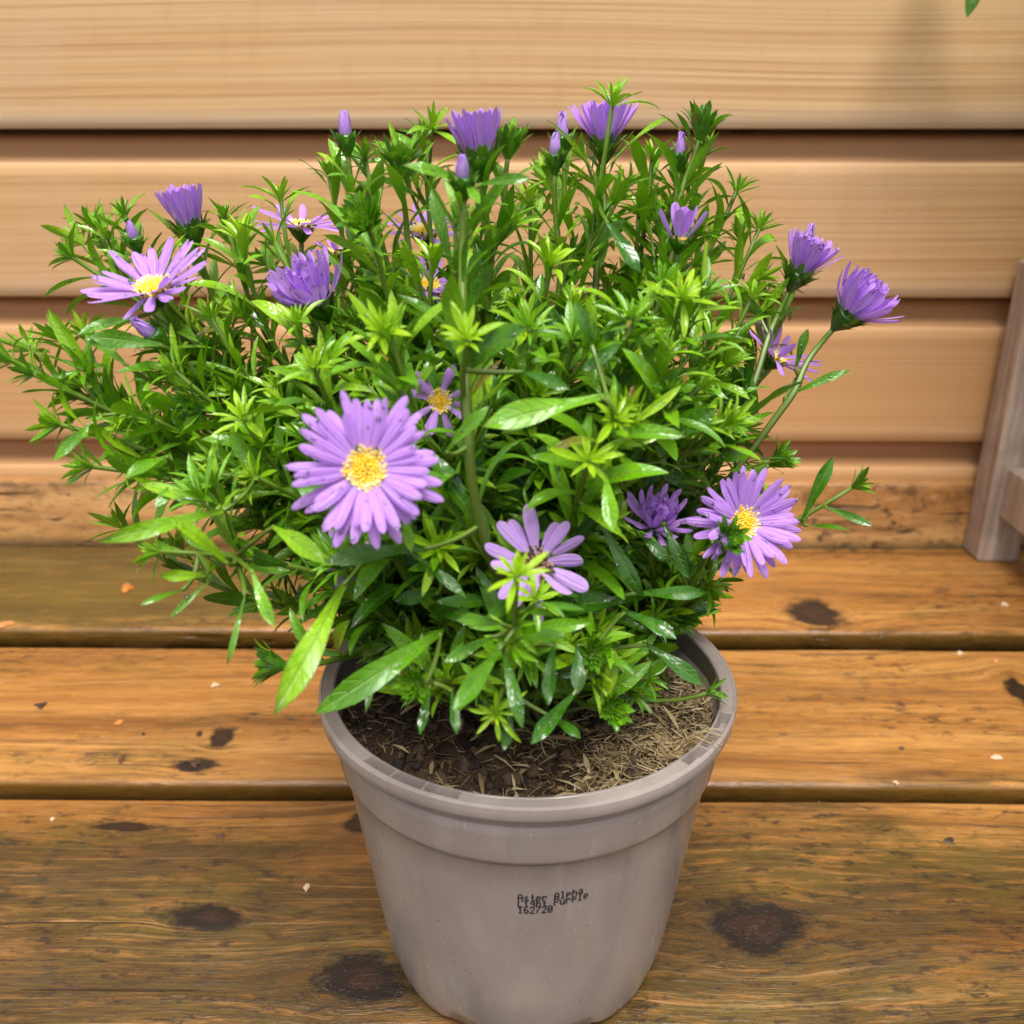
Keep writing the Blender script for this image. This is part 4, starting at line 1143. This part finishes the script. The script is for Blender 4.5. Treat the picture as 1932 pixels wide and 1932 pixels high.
# ------------------------------------------------------------------ put the plant's meshes into the scene
for mb in stem_mb: put(mb.build('stem', M['stem']), plant)
for mb in stalks: put(mb.build('leaf_stalk', M['stem']), plant)
allv = []; allf = []; own = []
for li, (vs, fs, luv, tone) in enumerate(leaves):
    n = len(allv); allv.extend(vs); allf.extend([tuple(i + n for i in f) for f in fs]); own.extend([li] * len(fs))
for tp in tips:
    for (vs, fs, luv, tone) in tp:
        n = len(allv); allv.extend(vs); allf.extend([tuple(i + n for i in f) for f in fs]); own.extend([-1] * len(fs))
bvh = BVHTree.FromPolygons(allv, allf)
eye = Vector((0, 0, CAM_H)); score = []
for li, (vs, fs, luv, tone) in enumerate(leaves):
    n = len(vs) // 5 - 1; vis = 0
    for q in (.2, .4, .6, .8):
        for s_ in (1, 3):
            p = vs[int(q * n) * 5 + s_]; dv = p - eye; h = bvh.ray_cast(eye, dv.normalized(), dv.length + .01)
            if h[0] is not None and own[h[2]] == li: vis += 1
    a = proj(vs[2]); b = proj(vs[-3]); c = proj(vs[(n // 2) * 5]); e = proj(vs[(n // 2) * 5 + 4])
    area = math.hypot(a[0] - b[0], a[1] - b[1]) * (math.hypot(c[0] - e[0], c[1] - e[1]) + 3)
    score.append((vis / 8 * area, li))
score.sort(reverse=True)
single = set(li for s, li in score[:300])
rest = MB()
for li, gq in enumerate(leaves):
    if li in single:
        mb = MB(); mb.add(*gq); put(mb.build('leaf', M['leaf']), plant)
        vs = gq[0]; n = len(vs) // 5 - 1
        if random.random() < .8:
            for _ in range(random.randint(1, 8)):
                i = random.randint(1, n - 2); j_ = random.choice((0, 1, 2, 3)); f1, f2 = random.random(), random.random()
                p = vs[i * 5 + j_].lerp(vs[i * 5 + j_ + 1], f1); p2 = vs[(i + 1) * 5 + j_].lerp(vs[(i + 1) * 5 + j_ + 1], f1); p = p.lerp(p2, f2)
                nn = (vs[(i + 1) * 5 + j_] - vs[i * 5 + j_]).cross(vs[i * 5 + j_ + 1] - vs[i * 5 + j_]).normalized()
                if nn.dot(eye - p) < 0: nn = -nn
                droplet(p, nn, random.uniform(.0002, .00055) * (1.7 if random.random() < .1 else 1))
    else: rest.add(*gq)
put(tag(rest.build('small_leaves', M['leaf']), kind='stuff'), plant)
for tp in tips:
    mb = MB()
    for gq in tp: mb.add(*gq)
    put(mb.build('shoot_tip', M['leaf']), plant)
put(tag(drops.build('water_drops', M['water']), kind='stuff'), plant)

# ------------------------------------------------------------------ the neighbour on the stand: its leaves shade the wall, one hangs into view
nb = empty('trailing_plant', (.66, .66, LH + .0175))
tag(nb, 'leafy green plant spilling over from the wooden stand, one leaf against the top board', 'plant')
mb = MB(); pr = [(.002, 0), (.060, 0), (.066, .004), (.080, .115), (.084, .116), (.084, .125), (.078, .125), (.074, .10), (.002, .10)]
n = 40; vs = []; fs = []
for i in range(n):
    a = 6.283185 * i / n
    for r, z in pr: vs.append(Vector((.66 + r * math.cos(a), .66 + r * math.sin(a), LH + .0172 + z)))
for i in range(n):
    for k in range(len(pr) - 1): fs.append((i * 9 + k, ((i + 1) % n) * 9 + k, ((i + 1) % n) * 9 + k + 1, i * 9 + k + 1))
mb.add(vs, fs); put(mb.build('planter', M['earth']), nb)
rr = random.Random(77); st = MB(); nleaf = []
top = Vector((.66, .66, LH + .11))
for q in range(48):
    a = rr.uniform(0, 6.283) if q else R(160); L = rr.uniform(.12, .26)
    e = Vector((rr.uniform(.50, .70), rr.uniform(.52, .85), rr.uniform(.34, .84)))
    if q == 0: e = P(1875, -140, .775)
    e.y = min(e.y, .845)
    pass
    pts = bez(top + Vector((rr.uniform(-.04, .04), rr.uniform(-.04, .04), 0)), top + Vector((0, 0, .15)), e + Vector((0, 0, .05)), e, 8)
    if q == 0: pts = bez(top, top + Vector((0, .02, .30)), e + Vector((.12, 0, .10)), e, 8)
    tube(st, pts, [.003 - .0002 * i for i in range(9)], 6, .5)
    for i in range(2, 9):
        for s_ in (0, 1, 2):
            aa = rr.uniform(0, 6.283); d = Vector((math.cos(aa), math.sin(aa), rr.uniform(-.5, .5)))
            lf = leaf_geo(pts[i], d, Vector((0, 0, 1)), rr.uniform(.06, .095), rr.uniform(.028, .042), rr.uniform(.3, 1), .2, .03, rnd=rr.random() * .3, tone=rr.uniform(.15, .5))
            t_ = lf[0][-3]; m_ = lf[0][22]
            if any((proj(w)[0] < 1942 and proj(w)[1] > -25) or w.y > .868 for w in lf[0]): continue
            nleaf.append(lf)
a, b = P(1866, -75, .775), P(1823, 32, .775)
nleaf.append(leaf_geo(a, b - a, Vector((-.6, -.6, .3)), (b - a).length, .016, .1, .2, .02, rnd=.1, tone=.34, rnl=12))
a2 = P(1905, -70, .77); tube(st, bez(e if False else P(1875, -140, .775), P(1874, -115, .775), P(1868, -90, .775), a, 4), [.0016] * 5, 5, .6)
put(st.build('stem', M['stem']), nb)
far = MB()
for gq in nleaf[:-300]: far.add(*gq)
put(tag(far.build('small_leaves', M['leaf']), kind='stuff'), nb)
for gq in nleaf[-300:]:
    mb = MB(); mb.add(*gq); put(mb.build('leaf', M['leaf']), nb)

# ------------------------------------------------------------------ bits lying on the deck
BITS = [  # u, v, size px, aspect, tone, height, name, label
 (1712, 1026, 20, .8, .97, .5, 'pale_flake', 'pale curled flake lying where the back plank meets the shed wall'),
 (1895, 1140, 14, .7, .95, .4, 'white_flake', 'white flake on the back plank in front of the stand leg'),
 (1812, 1232, 12, .7, .93, .4, 'white_flake', 'white flake at the rear edge of the middle plank beside a buff one'),
 (1880, 1247, 12, .6, .76, .4, 'buff_flake', 'buff flake at the rear edge of the middle plank'),
 (1878, 1428, 22, .45, .9, .3, 'pale_husk', 'long pale husk near the front edge of the middle plank'),
 (1690, 1476, 10, .8, .85, .4, 'pale_crumb', 'pale crumb on the front lip of the middle plank'),
 (1700, 1412, 15, .5, .12, .4, 'dark_chip', 'dark bark chip lying alone on the middle plank'),
 (1790, 1586, 20, .6, .03, .45, 'grey_pebble', 'dark grey pebble lying on the front plank'),
 (578, 1672, 12, 1.3, .9, .4, 'straw_scrap', 'pale straw scrap on the front plank beside the pot'),
 (240, 1112, 20, 1.0, .50, .9, 'orange_tuft', 'round rust-orange withered flower tuft on the back plank'),
 (225, 1362, 14, .7, .52, .3, 'orange_petal', 'bright orange petal scrap on the middle plank'),
 (78, 1332, 24, .6, .06, .5, 'dark_leaf_scrap', 'dark curled dead leaf scrap on the middle plank'),
 (375, 1385, 15, .8, .08, .5, 'dark_crumb', 'dark crumb of bark on the middle plank beside a mossy mark'),
 (365, 1440, 34, .35, .14, .3, 'bark_strip', 'brown bark strip lying near the front edge of the middle plank'),
 (230, 1432, 12, 1.8, .2, .3, 'red_scale', 'reddish brown bud scale on the middle plank'),
 (405, 1292, 13, .7, .95, .3, 'white_flake', 'white flake on the middle plank under the overhanging leaves'),
 (270, 1385, 6, 1.0, .05, .5, 'dark_crumb', 'tiny dark crumb on the middle plank beside the orange scrap'),
 (8, 1180, 26, .6, .75, .5, 'dry_leaf_scrap', 'dry fawn leaf scrap on the front edge of the back plank'),
 (416, 1576, 14, .8, .22, .4, 'red_chip', 'rusty red chip on the front plank'),
 (100, 1545, 10, .7, .7, .4, 'straw_crumb', 'small straw-coloured crumb near the rear edge of the front plank'),
 (1545, 1515, 12, .5, .2, .3, 'brown_scale', 'brown scale near the rear edge of the front plank')]
for bi, (u, v, px, asp, tone, hh, name, label) in enumerate(BITS):
    rr = random.Random(500 + bi); c = PZ(u, v); s = px / FPX * proj(c)[2] * .8; tone = tone - .2 if tone > .7 else tone
    mb = MB(); n = 9; rot = rr.uniform(-.5, .5); vs = []; jag = [rr.random() for _ in range(n)]
    for lay, (q, zf) in enumerate(((.75, -.05), (1.0, .25), (.72, .75), (.2, 1.0))):
        for k in range(n):
            a = 6.283 * k / n; w = (.42 + 1.0 * jag[k]) * q * s * .62
            x = w * math.cos(a); y = w * math.sin(a) * asp * 1.5
            vs.append(c + Vector((x * math.cos(rot) - y * math.sin(rot), x * math.sin(rot) + y * math.cos(rot), s * hh * .55 * zf * rr.uniform(.7, 1.2) - (.0012 if lay == 0 else 0))))
    fs = [(i * n + k, i * n + (k + 1) % n, (i + 1) * n + (k + 1) % n, (i + 1) * n + k) for i in range(3) for k in range(n)] + [tuple(3 * n + k for k in range(n)), tuple(reversed(range(n)))]
    mb.add(vs, fs, None, tone)
    if name == 'orange_tuft':
        for i in range(40):
            d = Vector((rr.gauss(0, 1), rr.gauss(0, 1), abs(rr.gauss(0, .8)))).normalized(); p0 = c + Vector((0, 0, s * .2))
            tube(mb, [p0, p0 + d * s * .4, p0 + d * s * .62], [.0006, .0005, .0002], 3, rr.uniform(.35, .6))
    tag(mb.build(name, M['flake'], smooth=False), label, 'debris', 'bits of debris scattered on the deck')
print('leaves', len(leaves), 'tips', len(tips), 'stems', len(stem_mb), 'petals', petal_total)
